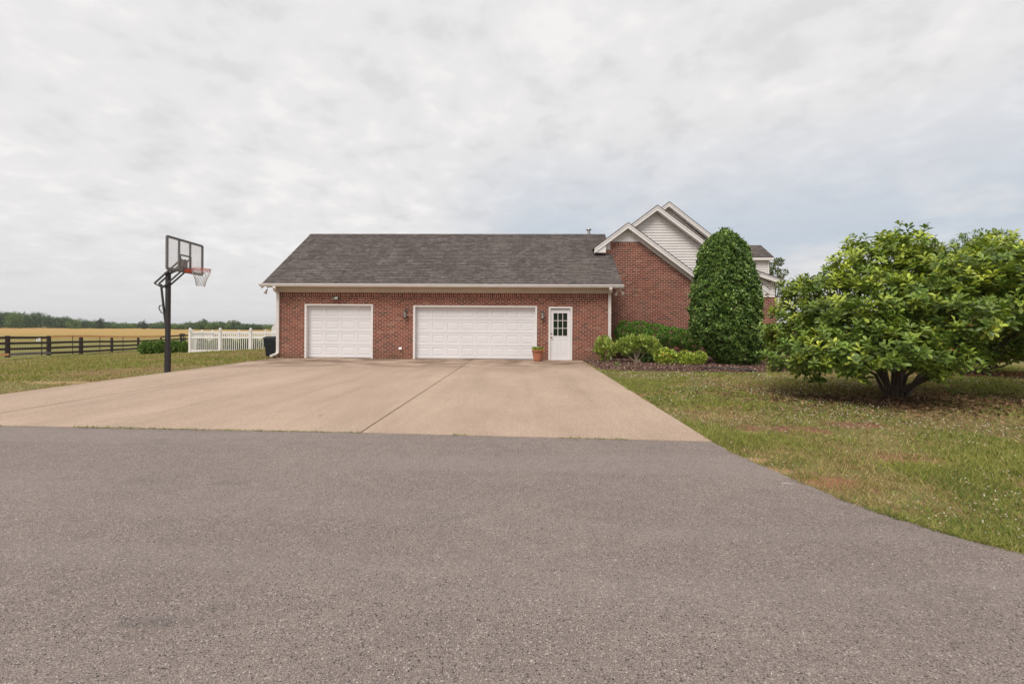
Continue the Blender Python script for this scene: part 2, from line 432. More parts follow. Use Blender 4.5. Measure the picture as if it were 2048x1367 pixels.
def shrub(name, label, cat, base, blobs, per_area, L, W, ca, cb, group=None, stems=5, trans=.2, mat=None, extra=None, pe=0, sprig=4, stemcol=None, up=.3, spread=.9):
    root = thing(name, label, cat, base, group)
    p, n = blob_points(blobs, per_area)
    M = len(p); p = np.repeat(p, sprig, 0); n = np.repeat(n, sprig, 0); N = len(p)
    d = nrmz(n * .8 + rdir(N) * spread + np.array([0, 0, up])); nn = nrmz(n + rdir(N) * .7 + np.array([0, 0, .5]))
    tint = np.repeat(tints(M, ca, cb, .15, extra, pe), sprig, 0) * (1 + rng.normal(size=(N, 1)) * .12)
    Ls = L * (.7 + .6 * rng.random(N))
    leafmesh('foliage', mat or MAT['leaf'], p + rdir(N) * L * .25, d, nn, Ls, Ls * W / L, tint.clip(.004, .8), 'quad', root)
    mb = MB(); bx, by, bz = base
    B = np.array(blobs)
    for k in range(stems):
        b = B[k % len(B)]; e = Vector(b[:3]) + Vector((random.uniform(-.5, .5) * b[3], random.uniform(-.5, .5) * b[4], random.uniform(-.2, .4) * b[5]))
        s0 = Vector((bx + random.uniform(-.06, .06), by + random.uniform(-.06, .06), bz - .02))
        m = s0.lerp(e, .5) + Vector((0, 0, -.1 * (e - s0).length)) + Vector((random.uniform(-.05, .05), random.uniform(-.05, .05), 0))
        r = max(.008, .02 * (e - s0).length)
        mb.tube([s0, m, e], [r, r * .7, r * .3], 6)
    mb.build('stem', stemcol or MAT['bark'], root, fixn=False)
    return root

def crown_tree(name, label, base, height, crown, trunk_r, ca, cb, per_area=14, L=.35, W=.2, group=None, nblob=14, lean=0, low=.3, sprig=4, open_=.25, flat=.8, cat='tree'):
    bx, by, bz = base; root = thing(name, label, cat, base, group)
    blobs = []
    cz0 = bz + height * low; ch = height * (1 - low)
    for k in range(nblob):
        t = (k + .5) / nblob; a = k * 2.4
        prof = math.sin(math.pi * min(.97, .12 + t * .85)) ** .7
        r = crown * prof * random.uniform(.45, .8)
        br = crown * random.uniform(.30, .48) * (1 - .35 * t)
        blobs.append((bx + math.cos(a) * r + lean * t, by + math.sin(a) * r, cz0 + ch * t * .92, br, br, br * flat))
    p, n = blob_points(blobs, per_area, open_, .35)
    M = len(p); p = np.repeat(p, sprig, 0) + rdir(M * sprig) * L * .5; n = np.repeat(n, sprig, 0); N = len(p)
    tint = np.repeat(tints(M, ca, cb, .16), sprig, 0)
    Ls = L * (.6 + .8 * rng.random(N))
    leafmesh('crown', MAT['leaf'], p, nrmz(n + rdir(N) * .9), nrmz(n + rdir(N) * .6 + np.array([0, 0, .6])), Ls, Ls * W / L, tint, 'quad', root)
    mb = MB(); top = Vector((bx + lean * .6, by, bz + height * .75)); b0 = Vector((bx, by, bz - .05))
    mb.tube([b0, b0.lerp(top, .35), b0.lerp(top, .7), top], [trunk_r * 1.25, trunk_r, trunk_r * .6, trunk_r * .25], 8)
    for b in blobs[::1]:
        e = Vector(b[:3]); s0 = b0.lerp(top, min(.8, max(.25, (e.z - bz) / height * .7)))
        mb.tube([s0, s0.lerp(e, .5) + Vector((0, 0, -.05)), e], [trunk_r * .4, trunk_r * .28, trunk_r * .1], 5)
    mb.build('trunk', MAT['bark'], root, fixn=False)
    return root

# ------------------------------------------------------------------ material table
D = 18.30                                   # garage front wall
BARE_SHADE = []
for (px, py, rx, ry, c) in [(1530, 932, .42, .16, (.40, .25, .14)), (1640, 958, .45, .2, (.26, .13, .075)), (1500, 915, .3, .12, (.38, .24, .14)),
                            (1870, 1052, .30, .10, (.33, .20, .12)), (415, 721, .8, .22, (.50, .36, .22)), (120, 762, .9, .25, (.36, .26, .13)),
                            (1275, 790, .35, .5, (.24, .12, .07)), (1600, 790, .9, .35, (.15, .085, .05)), (1790, 800, 2.8, .95, (.12, .062, .04)), (1620, 800, 1.4, .5, (.13, .07, .045)), (1960, 800, 1.6, .5, (.13, .07, .045)),  # dark soil under the magnolia: part leaf litter, part its painted shade
                            (1700, 845, .55, .25, (.22, .11, .07)), (1840, 915, .5, .3, (.24, .12, .075)), (1600, 855, .5, .3, (.22, .11, .07)),
                            (2040, 960, .35, .2, (.30, .17, .10)), (1950, 955, .3, .12, (.32, .18, .10)), (1480, 850, .4, .25, (.22, .11, .07))]:
    g = G(px, py); BARE_SHADE.append((g.x, g.y, rx, ry, c))
MAT = dict(
    brick=mat_brick('red_brick'), soldier=mat_brick('red_brick_soldier', True), shingle=mat_shingle(),
    asphalt=mat_asphalt(), concrete=mat_concrete(), ground=mat_ground(), field=mat_field(), mulch=mat_mulch(),
    white=plain('white_trim_paint', (.74, .70, .68), .45, .4, var=.05), cream=plain('cream_soffit', (.60, .50, .40), .6, .3, var=.06),
    door=plain('white_door_paint', (.72, .70, .71), .42, .4, var=.03, vs=1.2), siding=plain('white_vinyl_siding', (.70, .66, .64), .5, .4, var=.04),
    vinyl=plain('white_vinyl', (.80, .77, .74), .4, .4, var=.04), spout=plain('white_downspout_metal', (.68, .62, .58), .4, .4, var=.06),
    black=plain('black_powder_coat', (.030, .026, .028), .5, .4, var=.2), dgrey=plain('dark_grey_steel', (.055, .05, .052), .5, .4, .3, var=.2),
    grey=plain('grey_steel', (.16, .155, .15), .5, .4, .2), orange=plain('orange_rim_paint', (.55, .09, .05), .5, .4),
    net=plain('weathered_net_cord', (.42, .38, .34), .9, .1), bin=plain('black_bin_plastic', (.014, .017, .022), .5, .4, var=.15),
    terracotta=plain('terracotta', (.42, .16, .095), .7, .3, var=.15, vs=9), glass_refl=plain('painted_reflection_glass', (.012, .02, .010), .15, .25, var=.4, vs=6),  # door glass: dark green colour stands in for reflected trees
    brass=plain('aged_brass', (.35, .25, .14), .35, .5, .9), bark=mat_wood('bark', (.05, .036, .028), (.13, .10, .075)),
    bark_pale=mat_wood('pale_stem', (.18, .15, .10), (.34, .28, .20)),
    darkwood=mat_wood('weathered_dark_boards', (.030, .022, .022), (.085, .062, .055)), newwood=mat_wood('new_orange_boards', (.66, .30, .12), (.80, .44, .20)),
    greywood=mat_wood('grey_boards', (.14, .12, .12), (.24, .21, .20)),
    galv=plain('galvanised_metal', (.42, .42, .42), .4, .5, .7), plastic=plain('off_white_plastic', (.66, .58, .52), .5, .4),
    leaf=mat_leaf('leaves'), gloss=mat_leaf('glossy_leaves', .14, .36, .5), grass=mat_leaf('grass_blades', .25, .6, .2),
    chip=mat_leaf('bark_chips', 0, .9, .1), sign=plain('white_sign', (.75, .73, .72), .5, .3), hill=plain('far_hill_grass', (.26, .27, .22), .95, .1, var=.2, vs=.01),
    dark=plain('dark_void', (.02, .018, .016), .9, .1),
)
def mat_glass(name, tint, alpha):
    t = NT(name); t.base(tint, .25, .5)
    tr = t.add('ShaderNodeBsdfTransparent'); mx = t.add('ShaderNodeMixShader')
    f = t.ramp(t.noise(t.mapping(t.coords(), scale=(6, 6, 1)), 3, 4), [(.3, alpha - .08), (.7, alpha + .08)])
    t.l.new(f, mx.inputs[0]); t.l.new(tr.outputs[0], mx.inputs[1]); t.l.new(t.b.outputs[0], mx.inputs[2]); t.l.new(mx.outputs[0], t.out.inputs[0])
    return t.m
MAT['acrylic'] = mat_glass('clouded_acrylic', (.62, .58, .54), .34)
MAT['lampglass'] = mat_glass('lantern_glass', (.65, .66, .62), .35)

# ------------------------------------------------------------------ ground, field, hills
def grid_axis(n, half, near):
    u = np.linspace(-1, 1, n); k = math.asinh(half / near); return near * np.sinh(u * k)
xs = grid_axis(230, 3000, 22); ys = grid_axis(230, 3000, 22)
XX, YY = np.meshgrid(xs, ys, indexing='ij'); RR = np.sqrt(XX ** 2 + YY ** 2)
ZZ = gz(XX, YY) - .03 - .003 * np.clip(RR - 52, 0, 3000)
vs = np.stack([XX, YY, ZZ], -1).reshape(-1, 3); n = len(xs)
fs = [(i * n + j, (i + 1) * n + j, (i + 1) * n + j + 1, i * n + j + 1) for i in range(n - 1) for j in range(n - 1)]
mb = MB(); mb.v = [tuple(v) for v in vs]; mb.f = fs; mb.smooth = [True] * len(fs)
tag(mb.build('ground', MAT['ground'], fixn=False), kind='structure')

Bf = [((-24, -30), (-1, -.3)), ((-26.5, 5), (-1, -.05)), ((-30.6, 27.5), (-1, .25)), ((-37, 48.5), (-.8, .8)), ((-20, 49), (-.2, 1)), ((5, 49.5), (.05, 1)), ((40, 50), (.6, 1)), ((60, 30), (1, .4))]
dist = [0, 1, 3, 6, 10, 16, 25, 40, 60, 90, 130, 190, 270, 400, 650, 1100]
pts = []; B2 = []
for (a, da), (b, db) in zip(Bf[:-1], Bf[1:]):
    for k in range(8):
        t = k / 8; B2.append((a[0] + (b[0] - a[0]) * t, a[1] + (b[1] - a[1]) * t, da[0] + (db[0] - da[0]) * t, da[1] + (db[1] - da[1]) * t))
for (x, y, dx, dy) in B2:
    for r in dist: X, Y = x + dx * r, y + dy * r; pts.append((X, Y, gzf(X, Y) + .005))
m = len(dist); fs = [(i * m + j, (i + 1) * m + j, (i + 1) * m + j + 1, i * m + j + 1) for i in range(len(B2) - 1) for j in range(m - 1)]
mb = MB().mesh(pts, fs, True); tag(mb.build('field', MAT['field'], fixn=False), kind='structure')

# far hill
mb = MB(); vs = []; nx, ny = 40, 12
c0 = P(585, 646, 620)
for i in range(nx):
    for j in range(ny):
        x = (i / (nx - 1) * 2 - 1); y = (j / (ny - 1) * 2 - 1)
        vs.append((c0.x + 60 + x * 130, 620 + y * 80, -6 + 8.6 * max(0, 1 - x * x) ** .8 * max(0, 1 - y * y)))
mb.mesh(vs, [(i * ny + j, (i + 1) * ny + j, (i + 1) * ny + j + 1, i * ny + j + 1) for i in range(nx - 1) for j in range(ny - 1)], True)
tag(mb.build('hill', MAT['hill'], fixn=False), kind='structure')

# concrete and asphalt
XL = -10.03; XR = 2.27; J1 = -7.98; J2 = -2.10
E = [G(0, 852), G(723, 866), G(1425, 884)]
def edgeY(x):
    return float(np.interp(x, [-40, E[0].x, E[1].x, E[2].x, 6], [E[0].y + (E[0].x + 40) * .03, E[0].y, E[1].y, E[2].y, E[2].y]))
rows = [None, 9.55, 12.55, D]
def panel(mb, x0, x1, y0a, y0b, y1, z=.012, thick=.12):
    v = [(x0, y0a, z), (x1, y0b, z), (x1, y1, z), (x0, y1, z), (x0, y0a, z - thick), (x1, y0b, z - thick), (x1, y1, z - thick), (x0, y1, z - thick)]
    mb.mesh(v, [(0, 1, 2, 3), (0, 4, 5, 1), (1, 5, 6, 2), (2, 6, 7, 3), (3, 7, 4, 0)])
mb = MB(); g1, g2 = .011, .0022
for (a, b) in ((XL, J1), (J1, J2), (J2, XR)):
    a2, b2 = a + (g1 if a > XL else 0), b - (g1 if b < XR else 0)
    xs_ = [a2, b2] if a != J1 else [a2, -5.0 - g2, -5.0 + g2, b2]
    for q in range(0, len(xs_), 2):
        xa, xb = xs_[q], xs_[q + 1]
        panel(mb, xa, xb, edgeY(xa), edgeY(xb), rows[1] - g2)
        panel(mb, xa, xb, rows[1] + g2, rows[1] + g2, rows[2] - g2)
        panel(mb, xa, xb, rows[2] + g2, rows[2] + g2, rows[3] + .3)
tag(mb.build('driveway', MAT['concrete']), kind='structure')
mb = MB(); mb.box(XL + .02, XR - .02, 6.0, D + .3, -.02, -.016)
tag(mb.build('driveway_joint_bed', MAT['dark']), kind='structure')

edge = [G(1425, 884), G(1465, 904), G(1510, 925), G(1560, 946), G(1610, 967), G(1680, 995), G(1750, 1021), G(1830, 1047), G(1920, 1075), G(2048, 1108)]
edge += [Vector((edge[-1].x + .9, edge[-1].y - .55, 0)), Vector((edge[-1].x + 3, edge[-1].y - 1.5, 0)), Vector((12, -.5, 0)), Vector((26, -3.5, 0))]
eY = np.array([e.y for e in edge])[::-1]; eX = np.array([e.x for e in edge])[::-1]
def asph_right(y): return np.interp(y, eY, eX)
topl = [(x, edgeY(x) - .004) for x in np.linspace(-40, 2.27, 60)]
poly = topl + [(e.x, e.y) for e in edge[1:]] + [(26, -20), (-40, -20)]
# crisp but slightly ragged asphalt lip
poly2 = []
for i in range(len(poly)):
    a = poly[i]; b = poly[(i + 1) % len(poly)]; L = math.dist(a, b)
    k = max(1, int(L / .12)) if L < 4 and i >= 60 else 1
    for j in range(k):
        t = j / k; w = .010 * random.uniform(-1, 1) if k > 1 else 0
        poly2.append((a[0] + (b[0] - a[0]) * t + w, a[1] + (b[1] - a[1]) * t + w))
mb = MB(); mb.slab([(x, y, .004) for x, y in poly2], .05)
tag(mb.build('asphalt_road', MAT['asphalt'], fixn=False), kind='structure')
# pale scrape
mb = MB(); a = G(1557, 964.5, .007); b = G(1597, 967.5, .007)
mb.mesh([(a.x, a.y, .007), ((a.x + b.x) / 2, a.y - .014, .007), (b.x, b.y - .004, .007), ((a.x + b.x) / 2 - .03, b.y + .012, .007)], [(0, 1, 2, 3)])
tag(mb.build('pavement_mark', MAT['sign']), kind='structure')

# hairline cracks and small stains on the slab
mb = MB()
for line in ([(191, 846), (250, 838), (327, 825), (380, 812), (417, 800), (460, 793)], [(90, 800), (140, 791), (190, 779)]):
    pts_ = []
    for a, b in zip(line[:-1], line[1:]):
        for k in range(8): t = k / 8; g = G(a[0] + (b[0] - a[0]) * t, a[1] + (b[1] - a[1]) * t); pts_.append(Vector((g.x + random.uniform(-.025, .025), g.y + random.uniform(-.03, .03), .0165)))
    for a, b in zip(pts_[:-1], pts_[1:]):
        nv = Vector((-(b - a).y, (b - a).x, 0)).normalized() * .0022; mb.face([a - nv, b - nv, b + nv, a + nv])
tag(mb.build('driveway_crack', MAT['dark'], fixn=False), kind='structure')

# mulch bed: polygon in front of the brick gable, sheet slightly raised in the middle
bed_out = [G(1172, 722), G(1188, 731), G(1205, 740), G(1260, 741), G(1340, 742), G(1430, 744), G(1530, 743), G(1640, 742)]
bed_in = [Vector((XR + .02 + (b.x - bed_out[0].x) * 1.0, D + 2.2 if b.x > 3.4 else D + .1, 0)) for b in bed_out]
mb = MB(); vs = []; K = 14
for a, b in zip(bed_out, bed_in):
    for k in range(K + 1):
        t = k / K; p = a.lerp(Vector((max(a.x, b.x), b.y, 0)), t)
        vs.append((p.x, p.y, -.035 + .07 * min(1, t * 5) + random.uniform(-.008, .008)))
mb.mesh(vs, [(i * (K + 1) + k, (i + 1) * (K + 1) + k, (i + 1) * (K + 1) + k + 1, i * (K + 1) + k + 1) for i in range(len(bed_out) - 1) for k in range(K)], True)
tag(mb.build('mulch_bed', MAT['mulch'], fixn=False), kind='structure')
bx_ = np.array([p.x for p in bed_out]); by_ = np.array([p.y for p in bed_out])
def in_bed(x, y): return (x > bx_[0]) & (x < bx_[-1]) & (y > np.interp(x, bx_, by_))
# far path at the right
mb = MB(); a = G(1930, 737); pa = [(a.x, 15.4), (30, 14.9), (60, 13.0), (60, 14.0), (30, 16.2), (a.x, 16.2), (a.x - 4, 16.6), (a.x - 4, 16.0)]
mb.face([(x, y, -.02) for x, y in pa]); tag(mb.build('path', MAT['concrete'], fixn=False), kind='structure')

# ------------------------------------------------------------------ the house
house = thing('brick_house', 'red brick house with attached garage, dark shingle roof and white sided gables', 'house', (-3.3, D, 0))
wz = P(600, 584, D).z                      # top of the brick
xl = P(552.7, 650, D).x; xr = P(1222.5, 650, D).x
def fx(px): return P(px, 660, D).x
def fz(py, px=850): return P(px, py, D).z
s0, s1 = fx(609.5), fx(746); st = P(680, 608, D).z
d0, d1 = fx(826.5), fx(1074); dt = P(950, 611, D).z
e0, e1 = fx(1097), fx(1144.5); et = P(1120, 613, D).z
BT = .2
mb = MB()
def col_(x0, x1): mb.box(x0, x1, D, D + BT, -.05, wz - .19)
col_(xl, s0); col_(s1, d0); col_(d1, e0); col_(e1, xr)
mb.box(s0, s1, D, D + BT, st, wz - .19); mb.box(d0, d1, D, D + BT, dt, wz - .19); mb.box(e0, e1, D, D + BT, et, wz - .19)
mb.box(xl, xl + .2, D + BT, 25.6, -.9, wz); mb.box(xl + .2, xr, 25.4, 25.6, -.9, wz)
mb.box(xr - .2, xr, D + BT, 20.4, -.05, wz)
mb.build('wall', MAT['brick'], house)
mb = MB(); mb.box(xl, xr, D - .002, D + BT, wz - .19, wz + .05); mb.build('soldier_course', MAT['soldier'], house)
# garage gable end (left), brick triangle
ez = P(600, 567, 17.87).z; ry = 21.95; rz = P(617, 468.5, ry).z; sl = (rz - ez) / (ry - 17.87)
xe0 = P(521.5, 571, 17.87).x; xe1 = P(1247, 573, 17.87).x
mb = MB(); mb.mesh([(xl, D, wz), (xl, 25.6, wz), (xl, ry, rz - .2), (xl + .15, D, wz), (xl + .15, 25.6, wz), (xl + .15, ry, rz - .2)], [(0, 1, 2), (3, 4, 5), (0, 3, 5, 2), (1, 4, 5, 2)])
mb.build('gable_siding', MAT['siding'], house)
# roof: courses as overlapping steps (real relief)
def roof_plane(mb, x0, x1, y0, z0, y1, z1, exp=.14, th=.018, base=.10, x0t=None, x1t=None):
    """courses run along x; from eave (y0,z0) to ridge (y1,z1)"""
    L = math.hypot(y1 - y0, z1 - z0); n = int(L / exp); dy, dz = (y1 - y0) / L, (z1 - z0) / L
    sgn = 1 if y1 > y0 else -1; ny, nz = -dz * sgn * 1.0, dy * sgn
    ny = -dz if sgn > 0 else dz; nz = abs(dy)
    for i in range(n + 1):
        a = i * exp; b = min(L, a + exp)
        if b - a < .005: continue
        xa0 = x0 + ((x0t if x0t is not None else x0) - x0) * a / L; xb0 = x0 + ((x0t if x0t is not None else x0) - x0) * b / L
        xa1 = x1 + ((x1t if x1t is not None else x1) - x1) * a / L; xb1 = x1 + ((x1t if x1t is not None else x1) - x1) * b / L
        pa = (y0 + dy * a, z0 + dz * a); pb = (y0 + dy * b, z0 + dz * b)
        la = (pa[0] + ny * th, pa[1] + nz * th); lb = (pb[0] + ny * .003, pb[1] + nz * .003)
        mb.face([(xa0, *la), (xa1, *la), (xb1, *lb), (xb0, *lb)])
        mb.face([(xa0, pa[0], pa[1]), (xa1, pa[0], pa[1]), (xa1, *la), (xa0, *la)])
    # body
    q = [(y0, z0), (y1, z1), (y1 - ny * base, z1 - nz * base), (y0 - ny * base, z0 - nz * base)]
    xt0 = x0t if x0t is not None else x0; xt1 = x1t if x1t is not None else x1
    A = [(x0, *q[0]), (xt0, *q[1]), (xt0, *q[2]), (x0, *q[3])]; Bq = [(x1, *q[0]), (xt1, *q[1]), (xt1, *q[2]), (x1, *q[3])]
    mb.face(A); mb.face(Bq[::-1]); mb.face([A[3], A[2], Bq[2], Bq[3]]); mb.face([A[0], Bq[0], Bq[3], A[3]])
mb = MB(); roof_plane(mb, xe0 + .04, xe1 - .02, 17.87, ez - .01, ry, rz, base=.05)
roof_plane(mb, xe0 + .04, xe1 - .02, 26.0, ez - .01, ry, rz, base=.05)
for s_ in (-1, 1): mb.face([(xe0 + .04, ry, rz + .028), (xe1 - .02, ry, rz + .028), (xe1 - .02, ry + s_ * .14, rz + .028 - .14 * sl), (xe0 + .04, ry + s_ * .14, rz + .028 - .14 * sl)])
mb.build('roof', MAT['shingle'], house, fixn=False)
# left rake boards
mb = MB()
for (ya, yb) in ((17.90, ry), (25.96, ry)):
    mb.mesh([(xe0, ya, ez - .02), (xe0, yb, rz - .01), (xe0, yb, rz - .24), (xe0, ya, ez - .20), (xe0 + .035, ya, ez - .02), (xe0 + .035, yb, rz - .01), (xe0 + .035, yb, rz - .24), (xe0 + .035, ya, ez - .20)],
            [(0, 1, 2, 3), (4, 7, 6, 5), (0, 4, 5, 1), (3, 2, 6, 7), (0, 3, 7, 4), (1, 5, 6, 2)])
mb.build('rake_board', MAT['white'], house)
# gutter (K-profile), soffit, frieze
gt = ez - .005; gb = gt - .115
mb = MB(); prof = [(17.88, gt - .01), (17.88, gb), (17.80, gb), (17.775, gb + .03), (17.765, gb + .06), (17.745, gb + .09), (17.745, gt), (17.76, gt), (17.76, gb + .095), (17.79, gb + .02), (17.86, gb + .015), (17.86, gt - .01)]
A = [(xe0 - .02, y, z) for y, z in prof]; Bq = [(xe1, y, z) for y, z in prof]; n = len(prof)
mb.mesh(A + Bq, [(i, (i + 1) % n, n + (i + 1) % n, n + i) for i in range(n)] + [(0, 1, 2, 3, 4, 5, 6, 7, 8, 9, 10, 11), tuple(range(23, 11, -1))])
mb.build('gutter', MAT['white'], house)
mb = MB(); mb.box(xe0 + .04, xe1 - .04, 17.885, D + .02, gb + .02, gb + .04)
mb.box(xe0 + .04, xl - .01, D + .02, 25.9, gb + .02, gb + .04)
mb.build('soffit', MAT['cream'], house)
mb = MB(); mb.box(xl - .02, xr + .03, D - .03, D - .002, wz, gb + .02); mb.box(xl - .03, xl, D - .03, 25.6, wz, gb + .02)
mb.box(xl - .02, xr + .03, D - .045, D - .03, wz - .0, wz + .03)
mb.build('frieze', MAT['cream'], house)

# garage doors
def garage_door(x0, x1, top, cols, rowsn, label):
    fr = MB(); w = .075
    fr.box(x0, x0 + w, D - .02, D + .20, 0, top); fr.box(x1 - w, x1, D - .02, D + .20, 0, top); fr.box(x0 + w, x1 - w, D - .02, D + .20, top - w * .8, top)
    a, b, tz = x0 + w, x1 - w, top - w * .8; y = D + .16
    mb = MB(); mb.box(a, b, y + .022, y + .05, .02, tz)
    rh = (tz - .025) / rowsn; cw = (b - a) / cols
    for r in range(rowsn):
        z0 = .025 + r * rh; z1 = z0 + rh
        mb.face([(a, y + .02, z1), (b, y + .02, z1), (b, y, z1 - .006), (a, y, z1 - .006)])
        mb.face([(a, y + .02, z0), (b, y + .02, z0), (b, y, z0 + .006), (a, y, z0 + .006)])
        for c in range(cols):
            X0 = a + c * cw; X1 = X0 + cw
            def R(i): return [(X0 + i[0], i[2], z0 + i[1]), (X1 - i[0], i[2], z0 + i[1]), (X1 - i[0], i[2], z1 - i[1]), (X0 + i[0], i[2], z1 - i[1])]
            rings = [R((0, .006, y)), R((.065, .095, y)), R((.077, .107, y + .014)), R((.085, .115, y + .014)), R((.125, .155, y + .003))]
            for p, q in zip(rings[:-1], rings[1:]):
                for k in range(4): mb.face([p[k], p[(k + 1) % 4], q[(k + 1) % 4], q[k]])
            mb.face(rings[-1])
    o = mb.build('garage_door', MAT['door'], house, fixn=False); o['label'] = label
    f = fr.build('door_frame', MAT['white'], o)
    s = MB(); s.box(a, b, y - .004, y + .03, .0135, .024); s.build('bottom_seal', MAT['black'], o)
    return o
garage_door(s0, s1, st, 4, 4, 'narrow white single garage door with four columns of panels')
garage_door(d0, d1, dt, 8, 4, 'wide white double garage door with eight columns of panels')

# entry door
w = .075
dr = MB(); a, b, tz = e0 + w + .005, e1 - w - .005, et - .10; y = D + .05
gx0, gx1 = fx(1106.5), fx(1135); gz0, gz1 = fz(671.5, 1120), fz(625.5, 1120)
dr.box(a, gx0, y, y + .045, .03, tz); dr.box(gx1, b, y, y + .045, .03, tz); dr.box(gx0, gx1, y, y + .045, gz1, tz)
# lower panels in relief
X = [(a + .13, (a + b) / 2 - .05), ((a + b) / 2 + .05, b - .13)]; zt = gz0 - .16; zb = .22
dr.box(gx0, gx1, y + .012, y + .045, .03, gz0)
lo0, lo1 = gx0, gx1
dr.box(lo0, lo1, y, y + .012, zt, gz0); dr.box(lo0, lo1, y, y + .012, .03, zb); mid = (lo0 + lo1) / 2
dr.box(mid - .04, mid + .04, y, y + .012, zb, zt)
for (p, q) in ((lo0, mid - .04), (mid + .04, lo1)):
    p2, q2 = p + .03, q - .03
    dr.mesh([(p + .005, y + .012, zb + .005), (q - .005, y + .012, zb + .005), (q - .005, y + .012, zt - .005), (p + .005, y + .012, zt - .005), (p2 + .02, y + .003, zb + .05), (q2 - .02, y + .003, zb + .05), (q2 - .02, y + .003, zt - .05), (p2 + .02, y + .003, zt - .05)],
            [(0, 1, 5, 4), (1, 2, 6, 5), (2, 3, 7, 6), (3, 0, 4, 7), (4, 5, 6, 7)])
door = dr.build('entry_door', MAT['door'], house)
mb = MB(); mb.box(e0, e0 + w, D - .025, D + .12, 0, et); mb.box(e1 - w, e1, D - .025, D + .12, 0, et); mb.box(e0 + w, e1 - w, D - .025, D + .12, et - w, et)
mb.box(e0 + w, e1 - w, D + .02, D + .12, 0.0, .028)
mb.build('door_frame', MAT['white'], door)
mb = MB(); mb.box(gx0, gx1, y + .03, y + .034, gz0, gz1); mb.build('pane', MAT['glass_refl'], door)
mb = MB(); mw = .014
for k in (1, 2):
    xx = gx0 + (gx1 - gx0) * k / 3; mb.box(xx - mw / 2 - .004, xx + mw / 2 + .004, y + .004, y + .03, gz0, gz1)
    zz = gz0 + (gz1 - gz0) * k / 3
    for q in range(3):
        xa = gx0 + (gx1 - gx0) * q / 3 + (.011 if q else 0); xb = gx0 + (gx1 - gx0) * (q + 1) / 3 - (.011 if q < 2 else 0)
        mb.box(xa, xb, y + .006, y + .03, zz - mw / 2 - .003, zz + mw / 2 + .003)
for (p0, p1, q0, q1) in ((gx0 - .02, gx0 + .008, gz0 - .02, gz1 + .02), (gx1 - .008, gx1 + .02, gz0 - .02, gz1 + .02), (gx0 + .008, gx1 - .008, gz1 - .008, gz1 + .02), (gx0 + .008, gx1 - .008, gz0 - .02, gz0 + .008)):
    mb.box(p0, p1, y - .012, y + .0, q0, q1)
mb.build('window_grille', MAT['white'], door)
kx = fx(1103.5); kz = fz(674.5, 1103)
mb = MB(); mb.lathe([(.0, 0), (.03, 0), (.032, -.008), (.012, -.012), (.011, -.035), (.026, -.045), (.028, -.062), (.018, -.072), (0, -.074)], (kx, y, kz), 14, 'y'); mb.build('knob', MAT['brass'], door)
mb = MB(); mb.lathe([(0, 0), (.03, 0), (.03, -.012), (.018, -.02), (0, -.02)], (kx, y, kz + .15), 14, 'y'); mb.build('deadbolt', MAT['brass'], door)

# downspouts
def rectpath(mb, path, w=.105, h=.075):
    for p, q in zip(path[:-1], path[1:]): mb.beam(p, q, w, h, up=(0, -1, 0) if abs(Vector(q).z - Vector(p).z) > .05 else (0, 0, 1), bev=.012)
def downspout(xt, xb_, kick):
    mb = MB(); yb = D - .05
    def seg(pts):
        prev = None
        rings = []
        for i, p in enumerate(pts):
            p = Vector(p); rings.append([p + Vector((sx * .055, 0, 0)) + o for sx, o in ((-1, NRM[i] * .038), (1, NRM[i] * .038), (1, -NRM[i] * .038), (-1, -NRM[i] * .038))])
        vs = [v for r in rings for v in r]; m = len(pts)
        mb.mesh(vs, [(i * 4 + k, i * 4 + (k + 1) % 4, (i + 1) * 4 + (k + 1) % 4, (i + 1) * 4 + k) for i in range(m - 1) for k in range(4)] + [(3, 2, 1, 0), (4 * m - 4, 4 * m - 3, 4 * m - 2, 4 * m - 1)])
    yg = 17.81
    pts = [(xt, yg, gb + .01), (xt, yg, gb - .06), (xt * .8 + xb_ * .2, yg + .06, gb - .13), (xt * .2 + xb_ * .8, yb - .06, wz - .02), (xb_, yb, wz - .10), (xb_, yb, .30), (xb_, yb - .02, .20), (xb_ + kick * .06, yb - .10, .13), (xb_ + kick * .1, yb - .22, .09)]
    NRM = [Vector((0, -1, 0)), Vector((0, -1, -.1)).normalized(), Vector((0, -.7, -.7)), Vector((0, -.7, -.7)), Vector((0, -1, -.2)).normalized(), Vector((0, -1, 0)), Vector((0, -.9, .3)).normalized(), Vector((0, -.4, .9)).normalized(), Vector((0, -.2, .98)).normalized()]
    seg(pts)
    mb.box(xb_ - .07, xb_ + .07, yb - .043, D - .004, 1.9, 1.93); mb.box(xb_ - .07, xb_ + .07, yb - .043, D - .004, .7, .73)
    return mb.build('downspout', MAT['spout'], house)
downspout(P(549, 575, 17.81).x, P(557.2, 650, D).x, -1.6)
downspout(P(1221.5, 580, 17.81).x, P(1218.5, 650, D).x, 0)

